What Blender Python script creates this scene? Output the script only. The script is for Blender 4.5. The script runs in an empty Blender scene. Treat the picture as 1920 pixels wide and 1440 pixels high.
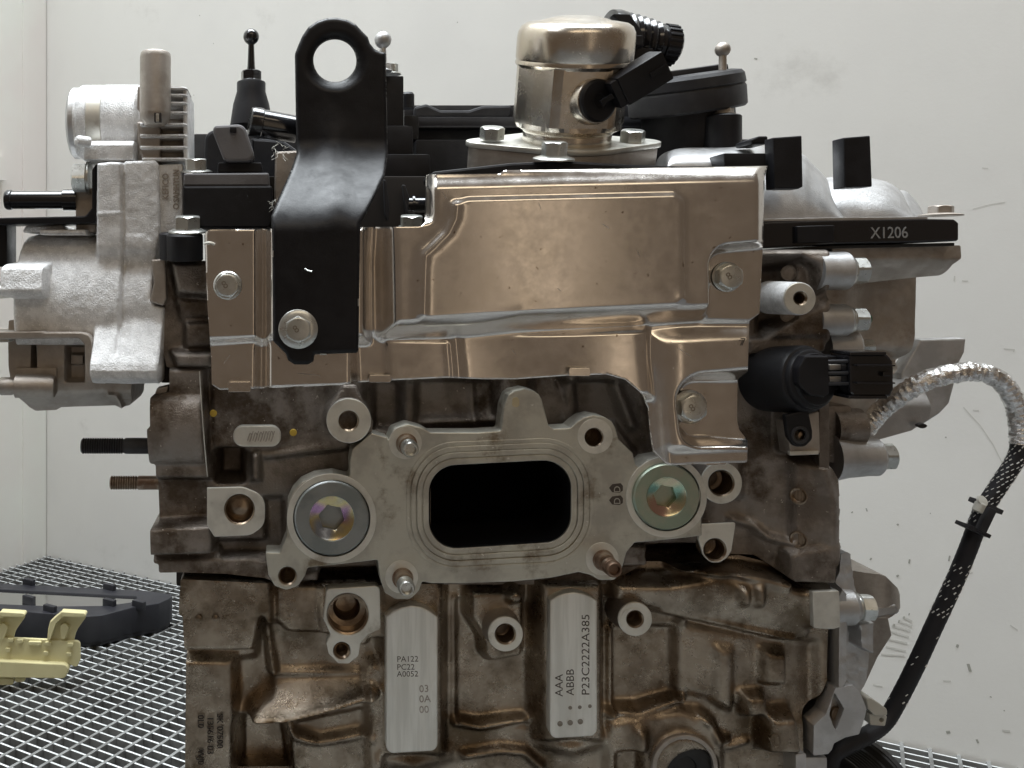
import bpy, bmesh, math, random
import numpy as np
from mathutils import Vector, Matrix

random.seed(7)
SC = bpy.context.scene
COL = SC.collection

# ------------------------------------------------------------------ camera
# The camera looks square onto the exhaust face of the engine (a shift lens, like a cropped phone picture).
VPX, VPY, F, S = 530.0, 520.0, 1750.0, 0.0003      # foot of the optical axis in the photo, focal length (px), metres per px on the flange
D = F * S                                           # camera to flange, metres
cam_d = bpy.data.cameras.new("camera")
cam = bpy.data.objects.new("camera", cam_d)
COL.objects.link(cam)
cam.location = (0, -D, 0)
cam.rotation_euler = (math.radians(90), 0, 0)
cam_d.sensor_width = 36
cam_d.lens = 36 * F / 1920
cam_d.shift_x = (960 - VPX) / 1920
cam_d.shift_y = -(720 - VPY) / 1920
cam_d.clip_start = 0.01
cam_d.clip_end = 50
SC.camera = cam

# ------------------------------------------------------------------ world, lamps, exposure
w = bpy.data.worlds.new("World")
SC.world = w
w.use_nodes = True
bg = w.node_tree.nodes["Background"]
bg.inputs[0].default_value = (0.116, 0.089, 0.066, 1)
bg.inputs[1].default_value = 1.0
SC.view_settings.view_transform = 'Standard'
SC.view_settings.look = 'None'
SC.view_settings.exposure = 0.0


def area(name, loc, target, sx, sy, power, col):
    l = bpy.data.lights.new(name, 'AREA')
    l.shape = 'RECTANGLE'
    l.size, l.size_y, l.energy, l.color = sx, sy, power, col
    o = bpy.data.objects.new(name, l)
    COL.objects.link(o)
    o.location = loc
    o.rotation_euler = (Vector(target) - Vector(loc)).to_track_quat('-Z', 'Y').to_euler()
    return o


area("ceiling_light", (0.15, 0.75, 4.5), (0.15, 0.75, 0), 4.6, 2.8, 690, (0.90, 0.96, 1.0))
area("side_light", (-0.75, -0.40, 1.9), (-0.12, 0.05, 0.0), 0.5, 1.3, 13, (0.90, 0.95, 1.0))
area("workshop_light", (0.35, -2.6, 2.3), (0.1, 0, 0), 2.6, 0.55, 11, (1.0, 0.83, 0.60))
area("door_light", (0.80, -2.5, 0.1), (0.14, 0, 0), 0.22, 2.2, 1.15, (1.0, 0.80, 0.58))


# ------------------------------------------------------------------ geometry helpers
def k(mm):
    return S * (D + mm / 1000) / D


def P(px, py, mm=0.0):
    """photo pixel + distance behind the flange plane (millimetres) -> point"""
    s = k(mm)
    return Vector(((px - VPX) * s, mm / 1000, -(py - VPY) * s))


FLOOR = -0.5


def onfloor(px, py, h=0.0):
    """photo pixel on the horizontal plane h metres above the grating -> point"""
    d = F * (-FLOOR - h) / (py - VPY)
    return Vector(((px - VPX) / F * d, d - D, FLOOR + h))


def crop(x0, y0, s=0.291667):
    return lambda *pts: [(x0 + p[0] * s, y0 + p[1] * s) + tuple(p[2:]) for p in pts]


cA, cB, cC, cD = crop(0, 60), crop(0, 380), crop(360, 0), crop(860, 0)
cE, cF, cG, cI = crop(1360, 220), crop(1360, 600), crop(1360, 1020), crop(360, 400)
cJ, cK, cL, cM = crop(260, 680), crop(720, 680), crop(460, 1020), crop(960, 1020)
c6, c7 = crop(1480, 1010, 1 / 6), crop(1480, 1250, 0.13194)
cQ, cR = crop(330, 1080, 0.25), crop(1180, 1040, 0.27778)
cT = crop(0, 1000, 0.1875)


class Geo:
    """collects faces; becomes ONE mesh object"""

    def __init__(self):
        self.v, self.f, self.m = [], [], []

    def add(self, vf, mi=0):
        v, f = vf
        b = len(self.v)
        self.v += [tuple(p) for p in v]
        self.f += [tuple(i + b for i in q) for q in f]
        self.m += [mi] * len(f)
        return self


def build(name, geo, mats, parent=None, smooth=35, label=None):
    if not isinstance(geo, Geo):
        g = Geo()
        for q in (geo if isinstance(geo, list) else [geo]):
            g.add(q)
        geo = g
    me = bpy.data.meshes.new(name)
    me.from_pydata(geo.v, [], geo.f)
    for m in (mats if isinstance(mats, (list, tuple)) else [mats]):
        me.materials.append(m)
    if any(geo.m):
        me.polygons.foreach_set("material_index", geo.m)
    me.update()
    if smooth:
        me.shade_smooth()
        me.set_sharp_from_angle(angle=math.radians(smooth))
    o = bpy.data.objects.new(name, me)
    COL.objects.link(o)
    if parent is not None:
        o.parent = parent
        if parent.type == 'EMPTY':
            o.matrix_parent_inverse = Matrix.Translation(-parent.location)
    if label:
        o["label"] = label
    return o


def thing(name, label, cat, loc, group=None):
    o = bpy.data.objects.new(name, None)
    o.empty_display_size = 0.02
    COL.objects.link(o)
    o.location = loc
    o["label"], o["category"] = label, cat
    if group:
        o["group"] = group
    return o


def rp(pts, r=0, n=5):
    """round the corners of a polygon; a third number on a point is its own radius"""
    out = []
    N = len(pts)
    for i in range(N):
        p = Vector(pts[i][:2])
        rr = pts[i][2] if len(pts[i]) > 2 else r
        a, b = Vector(pts[i - 1][:2]) - p, Vector(pts[(i + 1) % N][:2]) - p
        la, lb = a.length, b.length
        if rr <= 0 or la < 1e-9 or lb < 1e-9:
            out.append((p.x, p.y))
            continue
        a, b = a / la, b / lb
        c = max(-1, min(1, a.dot(b)))
        half = math.acos(c) / 2
        if half > 1.52 or half < 0.05:
            out.append((p.x, p.y))
            continue
        t = min(rr / math.tan(half), la * 0.48, lb * 0.48)
        rad = t * math.tan(half)
        cen = p + (a + b).normalized() * (rad / math.sin(half))
        s, e = p + a * t - cen, p + b * t - cen
        ang = math.atan2(s.x * e.y - s.y * e.x, s.dot(e))
        for j in range(n + 1):
            q = Matrix.Rotation(ang * j / n, 2) @ s + cen
            out.append((q.x, q.y))
    return out


def circ(x, y, r, n=40, ry=None, rot=0):
    return [(x + r * math.cos(2 * math.pi * i / n + rot), y + (ry or r) * math.sin(2 * math.pi * i / n + rot)) for i in range(n)]


def hull(circles, n=24):
    pts = sorted(set((round(a, 7), round(b, 7)) for c in circles for a, b in circ(*c, n=n)))
    def half(ps):
        h = []
        for p in ps:
            while len(h) > 1 and (h[-1][0] - h[-2][0]) * (p[1] - h[-2][1]) - (h[-1][1] - h[-2][1]) * (p[0] - h[-2][0]) <= 0:
                h.pop()
            h.append(p)
        return h[:-1]
    return half(pts) + half(pts[::-1])


def prism(loops, thick, bev, M):
    """2-D loops (outer + holes, metres) with a bevelled extrusion, placed by matrix M (local z = thickness, centred)"""
    cu = bpy.data.curves.new("c", 'CURVE')
    cu.dimensions, cu.fill_mode = '2D', 'BOTH'
    bev = min(bev, thick * 0.45)
    cu.extrude = max(thick / 2 - bev, 1e-6)
    cu.bevel_depth, cu.bevel_resolution, cu.offset = bev, 1, -bev
    for lp in loops:
        sp = cu.splines.new('POLY')
        sp.points.add(len(lp) - 1)
        for i, p in enumerate(lp):
            sp.points[i].co = (p[0], p[1], 0, 1)
        sp.use_cyclic_u = True
    o = bpy.data.objects.new("c", cu)
    me = bpy.data.meshes.new_from_object(o)
    v = [M @ q.co for q in me.vertices]
    f = [tuple(q.vertices) for q in me.polygons]
    bpy.data.objects.remove(o)
    bpy.data.curves.remove(cu)
    bpy.data.meshes.remove(me)
    return v, f


def plate(pts, mm, thick, bev=0.4, holes=()):
    """outline in photo pixels, front face at depth mm, thick mm deep"""
    s = k(mm)
    L = [[((x - VPX) * s, -(y - VPY) * s) for x, y in (q[:2] for q in lp)] for lp in [pts] + list(holes)]
    M = Matrix(((1, 0, 0, 0), (0, 0, -1, (mm + thick / 2) / 1000), (0, 1, 0, 0), (0, 0, 0, 1)))
    return prism(L, thick / 1000, bev / 1000, M)


def xprism(prof, x0, x1, mm, bev=0.4):
    """profile [(mm, py)] swept along the engine's length between photo columns x0, x1 (taken at depth mm)"""
    s = k(mm)
    X0, X1 = (x0 - VPX) * s, (x1 - VPX) * s
    L = [[(a[0] / 1000, -(a[1] - VPY) * s) for a in prof]]
    M = Matrix(((0, 0, 1, (X0 + X1) / 2), (1, 0, 0, 0), (0, 1, 0, 0), (0, 0, 0, 1)))
    return prism(L, X1 - X0, bev / 1000, M)


def frame(axis):
    a = Vector(axis).normalized()
    t = Vector((0, 0, 1)) if abs(a.z) < 0.9 else Vector((0, -1, 0))
    u = t.cross(a).normalized()
    return u, a.cross(u), a


def lathe(prof, cen, axis, s=1.0, seg=40, rf=None, sx=1, sy=1, cap0=True, cap1=True):
    """profile [(radius, height)] times s turned about an axis"""
    u, v, a = frame(axis)
    V, Fc = [], []
    n = len(prof)
    for i, (r, h) in enumerate(prof):
        for j in range(seg):
            t = 2 * math.pi * j / seg
            rr = rf(r, t, i) if rf else r
            V.append(Vector(cen) + (u * math.cos(t) * sx + v * math.sin(t) * sy) * rr * s + a * h * s)
    for i in range(n - 1):
        for j in range(seg):
            q = (j + 1) % seg
            Fc.append((i * seg + j, i * seg + q, (i + 1) * seg + q, (i + 1) * seg + j))
    if cap0 and prof[0][0] > 0 and not (prof[0] == prof[-1]):
        Fc.append(tuple(range(seg))[::-1])
    if cap1 and prof[-1][0] > 0 and not (prof[0] == prof[-1]):
        Fc.append(tuple(range((n - 1) * seg, n * seg)))
    return V, Fc


def spline(pts, n=8):
    pts = [Vector(p) for p in pts]
    out = []
    for i in range(len(pts) - 1):
        p0, p1, p2, p3 = pts[max(i - 1, 0)], pts[i], pts[i + 1], pts[min(i + 2, len(pts) - 1)]
        for j in range(n):
            t = j / n
            out.append(0.5 * ((2 * p1) + (p2 - p0) * t + (2 * p0 - 5 * p1 + 4 * p2 - p3) * t * t + (3 * p1 - p0 - 3 * p2 + p3) * t ** 3))
    out.append(pts[-1])
    return out


def tube(pts, rad, seg=16, rf=None, caps=True):
    V, Fc = [], []
    n = len(pts)
    prev = None
    for i, p in enumerate(pts):
        t = (pts[min(i + 1, n - 1)] - pts[max(i - 1, 0)]).normalized()
        if prev is None:
            u = t.orthogonal().normalized()
        else:
            u = (prev - t * prev.dot(t)).normalized()
        prev = u
        v = t.cross(u)
        for j in range(seg):
            a = 2 * math.pi * j / seg
            r = rad if not rf else rf(i, j)
            V.append(p + (u * math.cos(a) + v * math.sin(a)) * r)
    for i in range(n - 1):
        for j in range(seg):
            q = (j + 1) % seg
            Fc.append((i * seg + j, i * seg + q, (i + 1) * seg + q, (i + 1) * seg + j))
    if caps:
        Fc.append(tuple(range(seg))[::-1])
        Fc.append(tuple(range((n - 1) * seg, n * seg)))
    return V, Fc


def box(cen, dims, axes=None, bev=0.0):
    """bevelled box; axes = three direction vectors"""
    bm = bmesh.new()
    bmesh.ops.create_cube(bm, size=1)
    for v in bm.verts:
        v.co = Vector((v.co.x * dims[0], v.co.y * dims[1], v.co.z * dims[2]))
    if bev:
        bmesh.ops.bevel(bm, geom=bm.edges[:], offset=bev, segments=2, affect='EDGES', profile=0.7)
    bm.verts.index_update()
    X, Y, Z = axes or (Vector((1, 0, 0)), Vector((0, 1, 0)), Vector((0, 0, 1)))
    v = [Vector(cen) + X * q.co.x + Y * q.co.y + Z * q.co.z for q in bm.verts]
    f = [tuple(q.index for q in p.verts) for p in bm.faces]
    bm.free()
    return v, f


def pbox(x0, y0, x1, y1, mm0, mm1, bev=0.8):
    """box whose front face fills photo rectangle x0,y0,x1,y1 at depth mm0 and runs back to mm1"""
    a, b = P(x0, y0, mm0), P(x1, y1, mm0)
    return box(((a.x + b.x) / 2, (mm0 + mm1) / 2000, (a.z + b.z) / 2), (abs(b.x - a.x), (mm1 - mm0) / 1000, abs(a.z - b.z)), None, bev / 1000)


def text(s, px, py, mm, size, rot=0, ext=0.12, sx=1.0, thin=0.0):
    """lettering standing ext mm proud of depth mm; size = capital height in photo pixels; px,py = start of the baseline"""
    cu = bpy.data.curves.new("t", 'FONT')
    cu.body = s
    cu.size = 1.0
    cu.extrude = 0.5
    cu.offset = -thin
    cu.resolution_u = 3
    o = bpy.data.objects.new("t", cu)
    me = bpy.data.meshes.new_from_object(o)
    q = size * k(mm) / 0.69
    org = P(px, py, mm)
    R = Matrix.Rotation(math.radians(rot), 2)
    v = []
    for p in me.vertices:
        xy = R @ Vector((p.co.x * q * sx, p.co.y * q))
        v.append(org + Vector((xy.x, -(p.co.z + 0.5) * ext / 1000 + 0.00003, xy.y)))
    f = [tuple(p.vertices) for p in me.polygons]
    bpy.data.objects.remove(o)
    bpy.data.curves.remove(cu)
    bpy.data.meshes.remove(me)
    return v, f


def hexhead(cen, axis, R, h, fr=0, fh=0, seg=48, rot=0.0, dish=False):
    """hexagon bolt head (R = half the width across corners) with a chamfered top and a washer flange; metres"""
    a = R * 0.866
    def rh(t):
        m = (t + rot) % (math.pi / 3) - math.pi / 6
        return a / math.cos(m)
    u, v, ax = frame(axis)
    cen = Vector(cen)
    out = []
    if fr:
        out.append(lathe([(fr, 0), (fr, fh * 0.35), (fr * 0.97, fh * 0.5), (R * 1.02, fh), (R * 0.5, fh)], cen, axis, 1, seg))
    rt = a * 0.96
    V, Fc = [], []
    rows = [lambda t: (rh(t), fh * 0.6), lambda t: (rh(t), fh + h - (rh(t) - rt) * 0.75), lambda t: (rt, fh + h)]
    if dish:
        rows += [lambda t: (rt * 0.72, fh + h), lambda t: (rt * 0.66, fh + h - R * 0.1), lambda t: (0.0, fh + h - R * 0.1)]
    else:
        rows += [lambda t: (rt * 0.9, fh + h + R * 0.015), lambda t: (0.0, fh + h + R * 0.015)]
    for g in rows:
        for j in range(seg):
            t = 2 * math.pi * j / seg
            r, z = g(t)
            V.append(cen + (u * math.cos(t) + v * math.sin(t)) * r + ax * z)
    for i in range(len(rows) - 1):
        for j in range(seg):
            q = (j + 1) % seg
            Fc.append((i * seg + j, i * seg + q, (i + 1) * seg + q, (i + 1) * seg + j))
    out.append((V, Fc))
    return out


# ---- relief surfaces (sheet metal and castings): a grid over an outline, pushed to a depth and closed at the back
def toq(p, mm):
    f = 1 + mm / 1000 / D
    return (VPX + (p[0] - VPX) * f, VPY + (p[1] - VPY) * f)


def sd_poly(X, Y, poly):
    d = np.full(X.shape, 1e18)
    ins = np.zeros(X.shape, bool)
    n = len(poly)
    for i in range(n):
        ax, ay = poly[i - 1]
        bx, by = poly[i]
        ex, ey = bx - ax, by - ay
        L = ex * ex + ey * ey
        if L < 1e-12:
            continue
        t = np.clip(((X - ax) * ex + (Y - ay) * ey) / L, 0, 1)
        d = np.minimum(d, (X - ax - t * ex) ** 2 + (Y - ay - t * ey) ** 2)
        c = (ay > Y) != (by > Y)
        if abs(ey) > 1e-12:
            ins ^= c & (X < ex * (Y - ay) / ey + ax)
    d = np.sqrt(d)
    return np.where(ins, -d, d)


def near_poly(x, y, poly):
    best, bp = 1e18, (x, y)
    for i in range(len(poly)):
        ax, ay = poly[i - 1]
        bx, by = poly[i]
        ex, ey = bx - ax, by - ay
        L = ex * ex + ey * ey
        if L < 1e-12:
            continue
        t = max(0, min(1, ((x - ax) * ex + (y - ay) * ey) / L))
        qx, qy = ax + t * ex, ay + t * ey
        dd = (x - qx) ** 2 + (y - qy) ** 2
        if dd < best:
            best, bp = dd, (qx, qy)
    return bp


def sstep(a, b, x):
    t = np.clip((x - a) / (b - a), 0, 1)
    return t * t * (3 - 2 * t)


_rng = np.random.RandomState(3)
_tab = _rng.rand(256, 256)


def vnoise(X, Y, s):
    x, y = X / s, Y / s
    xi, yi = np.floor(x).astype(int), np.floor(y).astype(int)
    fx, fy = x - xi, y - yi
    fx, fy = fx * fx * (3 - 2 * fx), fy * fy * (3 - 2 * fy)
    g = lambda a, b: _tab[a % 256, b % 256]
    return (g(xi, yi) * (1 - fx) + g(xi + 1, yi) * fx) * (1 - fy) + (g(xi, yi + 1) * (1 - fx) + g(xi + 1, yi + 1) * fx) * fy - 0.5


class Relief:
    def __init__(self, outline, mm, res=3.0, holes=()):
        """outline in photo pixels as seen at depth mm; mm = starting depth"""
        self.out = [toq(p, mm) for p in outline]
        self.holes = [[toq(p, mm) for p in h] for h in holes]
        xs, ys = [p[0] for p in self.out], [p[1] for p in self.out]
        nx, ny = int((max(xs) - min(xs)) / res) + 3, int((max(ys) - min(ys)) / res) + 3
        self.res = res
        gx, gy = min(xs) - res + np.arange(nx) * res, min(ys) - res + np.arange(ny) * res
        self.X, self.Y = np.meshgrid(gx, gy)
        self.sd = sd_poly(self.X, self.Y, self.out)
        for h in self.holes:
            self.sd = np.maximum(self.sd, -sd_poly(self.X, self.Y, h))
        # pull the cells along the outline onto it, so that the silhouette is smooth
        near = np.abs(self.sd) < 0.72 * res
        for i, j in zip(*np.nonzero(near)):
            c = [near_poly(self.X[i, j], self.Y[i, j], q) for q in [self.out] + self.holes]
            b = min(c, key=lambda q: (q[0] - self.X[i, j]) ** 2 + (q[1] - self.Y[i, j]) ** 2)
            self.X[i, j], self.Y[i, j] = b
        self.sd = np.where(near, 0, self.sd)
        self.h = np.full(self.X.shape, float(mm))

    def _mix(self, m, mm):
        t = mm(self.X, self.Y, self.h) if callable(mm) else mm
        self.h = self.h * (1 - m) + t * m

    def poly(self, pts, mm, wd=8, at=None):
        at = at if at is not None else (mm if not callable(mm) else 15)
        d = sd_poly(self.X, self.Y, [toq(p, at) for p in pts])
        self._mix(1 - sstep(-wd / 2, wd / 2, d), mm)
        return self

    def disc(self, x, y, r, mm, wd=6, at=None):
        at = at if at is not None else (mm if not callable(mm) else 15)
        qx, qy = toq((x, y), at)
        d = np.hypot(self.X - qx, self.Y - qy) - r * (1 + at / 525)
        self._mix(1 - sstep(-wd / 2, wd / 2, d), mm)
        return self

    def ridge(self, pts, hw, dh, at=15, sharp=2):
        q = [toq(p, at) for p in pts]
        d = np.full(self.X.shape, 1e9)
        for i in range(len(q) - 1):
            (ax, ay), (bx, by) = q[i], q[i + 1]
            ex, ey = bx - ax, by - ay
            t = np.clip(((self.X - ax) * ex + (self.Y - ay) * ey) / max(ex * ex + ey * ey, 1e-9), 0, 1)
            d = np.minimum(d, np.hypot(self.X - ax - t * ex, self.Y - ay - t * ey))
        self.h = self.h - dh * np.exp(-(d / hw) ** sharp)
        return self

    def rough(self, amp, s):
        self.h = self.h + amp * (vnoise(self.X, self.Y, s) + 0.5 * vnoise(self.X + 91, self.Y + 37, s / 2.3))
        return self

    def edge(self, w, dh):
        # round the rim of the sheet away from the viewer
        t = np.clip(1 + self.sd / w, 0, 1)
        self.h = self.h + dh * (1 - np.sqrt(1 - t * t * 0.98))
        return self

    def smooth(self, n):
        for _ in range(n):
            p = np.pad(self.h, 1, mode='edge')
            p = (p[:-2] + 2 * p[1:-1] + p[2:]) / 4
            self.h = (p[:, :-2] + 2 * p[:, 1:-1] + p[:, 2:]) / 4
        return self

    def geo(self, thick=None, back=None):
        ny, nx = self.X.shape
        ok = self.sd <= 1e-6
        cell = ok[:-1, :-1] & ok[1:, :-1] & ok[:-1, 1:] & ok[1:, 1:]
        idx = np.full(self.X.shape, -1)
        used = np.zeros(self.X.shape, bool)
        for a, b in ((0, 0), (1, 0), (0, 1), (1, 1)):
            used[a:ny - 1 + a, b:nx - 1 + b] |= cell
        N = int(used.sum())
        idx[used] = np.arange(N)
        fx, fz, fy = (self.X[used] - VPX) * S, -(self.Y[used] - VPY) * S, self.h[used] / 1000
        bk = fy + thick / 1000 if thick is not None else np.full(N, back / 1000)
        V = np.vstack([np.stack([fx, fy, fz], 1), np.stack([fx, bk, fz], 1)]).tolist()
        ii, jj = np.nonzero(cell)
        a, b, c, d = idx[ii, jj], idx[ii, jj + 1], idx[ii + 1, jj + 1], idx[ii + 1, jj]
        front = np.stack([a, d, c, b], 1)
        Fc = front.tolist()
        if thick is not None:
            Fc += (np.stack([a, b, c, d], 1) + N).tolist()
        cp = np.zeros((ny + 1, nx + 1), bool)
        cp[1:ny, 1:nx] = cell
        for di, dj, e in ((-1, 0, (0, 1)), (1, 0, (2, 3)), (0, -1, (3, 0)), (0, 1, (1, 2))):
            m = cell & ~cp[1 + di:ny + di, 1 + dj:nx + dj]
            i2, j2 = np.nonzero(m)
            cs = [idx[i2, j2], idx[i2, j2 + 1], idx[i2 + 1, j2 + 1], idx[i2 + 1, j2]]
            p, q = cs[e[0]], cs[e[1]]
            Fc += np.stack([p, q, q + N, p + N], 1).tolist()
        return V, Fc


# ------------------------------------------------------------------ materials
def mat(name, col, metal=0.0, rough=0.5, col2=None, scale=60, lo=0.42, hi=0.62, dirt=None, dscale=18, dlo=0.52, dhi=0.7,
        bump=0.0, bscale=900, rvar=0.0, bdist=0.0004, stretch=None, fleck=None, flscale=700, flcut=0.68, coat=0.0):
    m = bpy.data.materials.new(name)
    m.use_nodes = True
    nt = m.node_tree
    N, L = nt.nodes, nt.links
    b = N["Principled BSDF"]
    b.inputs["Metallic"].default_value = metal
    b.inputs["Roughness"].default_value = rough
    b.inputs["Base Color"].default_value = (*col, 1)
    if coat:
        b.inputs["Coat Weight"].default_value = coat
        b.inputs["Coat Roughness"].default_value = 0.15
    tc = N.new("ShaderNodeTexCoord")
    vec = tc.outputs["Object"]
    if stretch:
        mp = N.new("ShaderNodeMapping")
        mp.inputs["Scale"].default_value = stretch
        L.new(vec, mp.inputs["Vector"])
        vec = mp.outputs["Vector"]

    def noise(sc, det=4, ro=0.6):
        n = N.new("ShaderNodeTexNoise")
        n.inputs["Scale"].default_value = sc
        n.inputs["Detail"].default_value = det
        n.inputs["Roughness"].default_value = ro
        L.new(vec, n.inputs["Vector"])
        return n.outputs["Fac"]

    def ramp(fac, a, b2):
        r = N.new("ShaderNodeMapRange")
        r.interpolation_type = 'SMOOTHSTEP'
        r.inputs["From Min"].default_value, r.inputs["From Max"].default_value = a, b2
        L.new(fac, r.inputs["Value"])
        return r.outputs["Result"]

    cur = None

    def mix(fac, c, amount=1.0):
        nonlocal cur
        x = N.new("ShaderNodeMix")
        x.data_type = 'RGBA'
        if cur is None:
            x.inputs[6].default_value = (*col, 1)
        else:
            L.new(cur, x.inputs[6])
        x.inputs[7].default_value = (*c, 1)
        L.new(fac, x.inputs[0])
        cur = x.outputs[2]

    if col2:
        mix(ramp(noise(scale), lo, hi), col2)
    dm = None
    if dirt:
        dm = ramp(noise(dscale, 8, 0.68), dlo, dhi)
        mix(dm, dirt)
    if fleck:
        mix(ramp(noise(flscale, 2), flcut, flcut + 0.04), fleck)
    if cur is not None:
        L.new(cur, b.inputs["Base Color"])
    if rvar:
        r = N.new("ShaderNodeMapRange")
        r.inputs["To Min"].default_value, r.inputs["To Max"].default_value = max(rough - rvar, 0.03), min(rough + rvar, 1)
        r.inputs["From Min"].default_value, r.inputs["From Max"].default_value = 0.3, 0.7
        L.new(noise(scale * 2.3, 6, 0.7), r.inputs["Value"])
        L.new(r.outputs["Result"], b.inputs["Roughness"])
    if bump:
        bp = N.new("ShaderNodeBump")
        bp.inputs["Strength"].default_value = bump
        bp.inputs["Distance"].default_value = bdist
        L.new(noise(bscale, 5, 0.65), bp.inputs["Height"])
        L.new(bp.outputs["Normal"], b.inputs["Normal"])
    return m


M_cast = mat("cast_aluminium_aged", (0.32, 0.285, 0.255), 0.97, 0.46, (0.20, 0.17, 0.145), 45, 0.4, 0.62, (0.10, 0.075, 0.055), 24, 0.5, 0.66, 1.0, 900, 0.12, bdist=0.0006, fleck=(0.55, 0.50, 0.44), flscale=420, flcut=0.70)
M_block = mat("cast_aluminium_oily", (0.44, 0.375, 0.30), 0.97, 0.30, (0.27, 0.22, 0.17), 34, 0.4, 0.62, (0.13, 0.095, 0.06), 21, 0.48, 0.66, 0.7, 700, 0.12, bdist=0.0005, fleck=(0.6, 0.53, 0.44), flscale=380, flcut=0.71)
M_mach = mat("machined_aluminium", (0.76, 0.75, 0.69), 0.66, 0.40, (0.62, 0.61, 0.56), 60, 0.4, 0.65, (0.38, 0.33, 0.26), 30, 0.58, 0.75, 0.12, 1600, 0.1)
M_pad = mat("milled_pad", (0.84, 0.84, 0.80), 0.62, 0.40, (0.70, 0.70, 0.66), 130, 0.4, 0.62, (0.60, 0.58, 0.52), 40, 0.6, 0.8, 0.12, 900, 0.1, stretch=(1, 1, 0.08))
M_flange = mat("gasket_face", (0.60, 0.585, 0.515), 0.9, 0.46, (0.46, 0.44, 0.39), 40, 0.42, 0.62, (0.24, 0.195, 0.14), 30, 0.52, 0.68, 0.35, 1300, 0.12, fleck=(0.72, 0.71, 0.66), flscale=260, flcut=0.69)
M_shield = mat("sheet_aluminium", (0.76, 0.72, 0.68), 0.97, 0.20, (0.70, 0.66, 0.61), 50, 0.35, 0.7, (0.56, 0.50, 0.44), 30, 0.60, 0.85, 0.0, 2600, 0.05, fleck=(0.36, 0.29, 0.23), flscale=300, flcut=0.715)
M_bright = mat("blasted_cast_aluminium", (0.86, 0.86, 0.86), 0.12, 0.42, (0.70, 0.70, 0.70), 160, 0.4, 0.6, (0.52, 0.50, 0.46), 30, 0.6, 0.8, 1.0, 1050, 0.1, bdist=0.0008, fleck=(0.95, 0.95, 0.95), flscale=900, flcut=0.60)
M_dull = mat("dull_cast_aluminium", (0.48, 0.44, 0.40), 0.85, 0.48, (0.40, 0.36, 0.32), 60, 0.4, 0.6, (0.27, 0.22, 0.18), 24, 0.56, 0.74, 0.5, 1200, 0.1)
M_grey = mat("light_cast_aluminium", (0.58, 0.58, 0.585), 0.78, 0.42, (0.48, 0.48, 0.48), 50, 0.4, 0.6, (0.36, 0.33, 0.29), 26, 0.58, 0.76, 0.45, 1200, 0.1)
M_zinc = mat("zinc_plated_steel", (0.68, 0.69, 0.67), 0.9, 0.30, (0.58, 0.59, 0.56), 120, 0.4, 0.6, None, 18, 0.5, 0.7, 0.02, 1500, 0.05)
M_zincd = mat("zinc_marking", (0.30, 0.27, 0.23), 0.8, 0.4)
M_steel = mat("pump_steel", (0.70, 0.66, 0.60), 0.98, 0.24, (0.60, 0.52, 0.42), 24, 0.45, 0.65, None, 18, 0.5, 0.7, 0.06, 1500, 0.08)
M_rusty = mat("stud_steel", (0.34, 0.28, 0.22), 0.8, 0.42, (0.20, 0.13, 0.09), 90, 0.42, 0.6, None, 18, 0.5, 0.7, 0.3, 1500, 0.1)
M_bpaint = mat("black_painted_steel", (0.006, 0.006, 0.008), 0.0, 0.38, (0.009, 0.009, 0.011), 60, 0.4, 0.6, (0.03, 0.03, 0.032), 40, 0.64, 0.8, 0.2, 1300, 0.08)
M_plast = mat("black_plastic", (0.008, 0.008, 0.010), 0.0, 0.46, (0.013, 0.013, 0.016), 50, 0.4, 0.6, (0.03, 0.029, 0.028), 28, 0.66, 0.85, 0.25, 1600, 0.08)
M_plastg = mat("dusty_black_plastic", (0.026, 0.026, 0.030), 0.0, 0.5, (0.045, 0.045, 0.048), 40, 0.4, 0.65, (0.11, 0.105, 0.10), 30, 0.6, 0.8, 0.3, 1500, 0.08)
M_greyp = mat("grey_plastic", (0.15, 0.145, 0.15), 0.0, 0.5, (0.12, 0.115, 0.12), 60, bump=0.3)
M_gloss = mat("glossy_black_plastic", (0.010, 0.010, 0.012), 0.0, 0.14, None, coat=0.5)
M_rubber = mat("black_rubber", (0.012, 0.012, 0.012), 0.0, 0.55, (0.02, 0.02, 0.02), 60, bump=0.2)
M_soot = mat("sooty_port", (0.004, 0.004, 0.005), 0.0, 0.95)
M_soot.node_tree.nodes["Principled BSDF"].inputs["Specular IOR Level"].default_value = 0.1
M_ink = mat("laser_etch", (0.07, 0.055, 0.045), 0.1, 0.6)
M_bore = mat("drilled_bore", (0.34, 0.27, 0.20), 0.95, 0.28, (0.24, 0.18, 0.13), 200, stretch=(1, 8, 1))
M_dark = mat("recess_shade", (0.03, 0.025, 0.022), 0.2, 0.7)  # near-black colour stands in for the shade in holes, slots and gaps
M_yel = mat("yellow_paint_mark", (0.62, 0.42, 0.06), 0.0, 0.5)
M_green = mat("green_paint_mark", (0.01, 0.10, 0.045), 0.0, 0.5)
M_foil = mat("aluminium_foil", (0.92, 0.92, 0.92), 1.0, 0.26, (0.70, 0.68, 0.66), 120, bump=0.9, bscale=260, bdist=0.0012)
M_braid = mat("woven_sleeve", (0.010, 0.010, 0.014), 0.0, 0.6, bump=0.5, bscale=1200)
for m_ in (M_bpaint, M_plast, M_plastg):
    m_.node_tree.nodes['Principled BSDF'].inputs['Specular IOR Level'].default_value = 0.33
M_fleck = mat("white_tracer_thread", (0.80, 0.80, 0.78), 0.0, 0.6)
M_clip = mat("pale_grey_plastic", (0.50, 0.49, 0.44), 0.0, 0.45)
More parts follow.
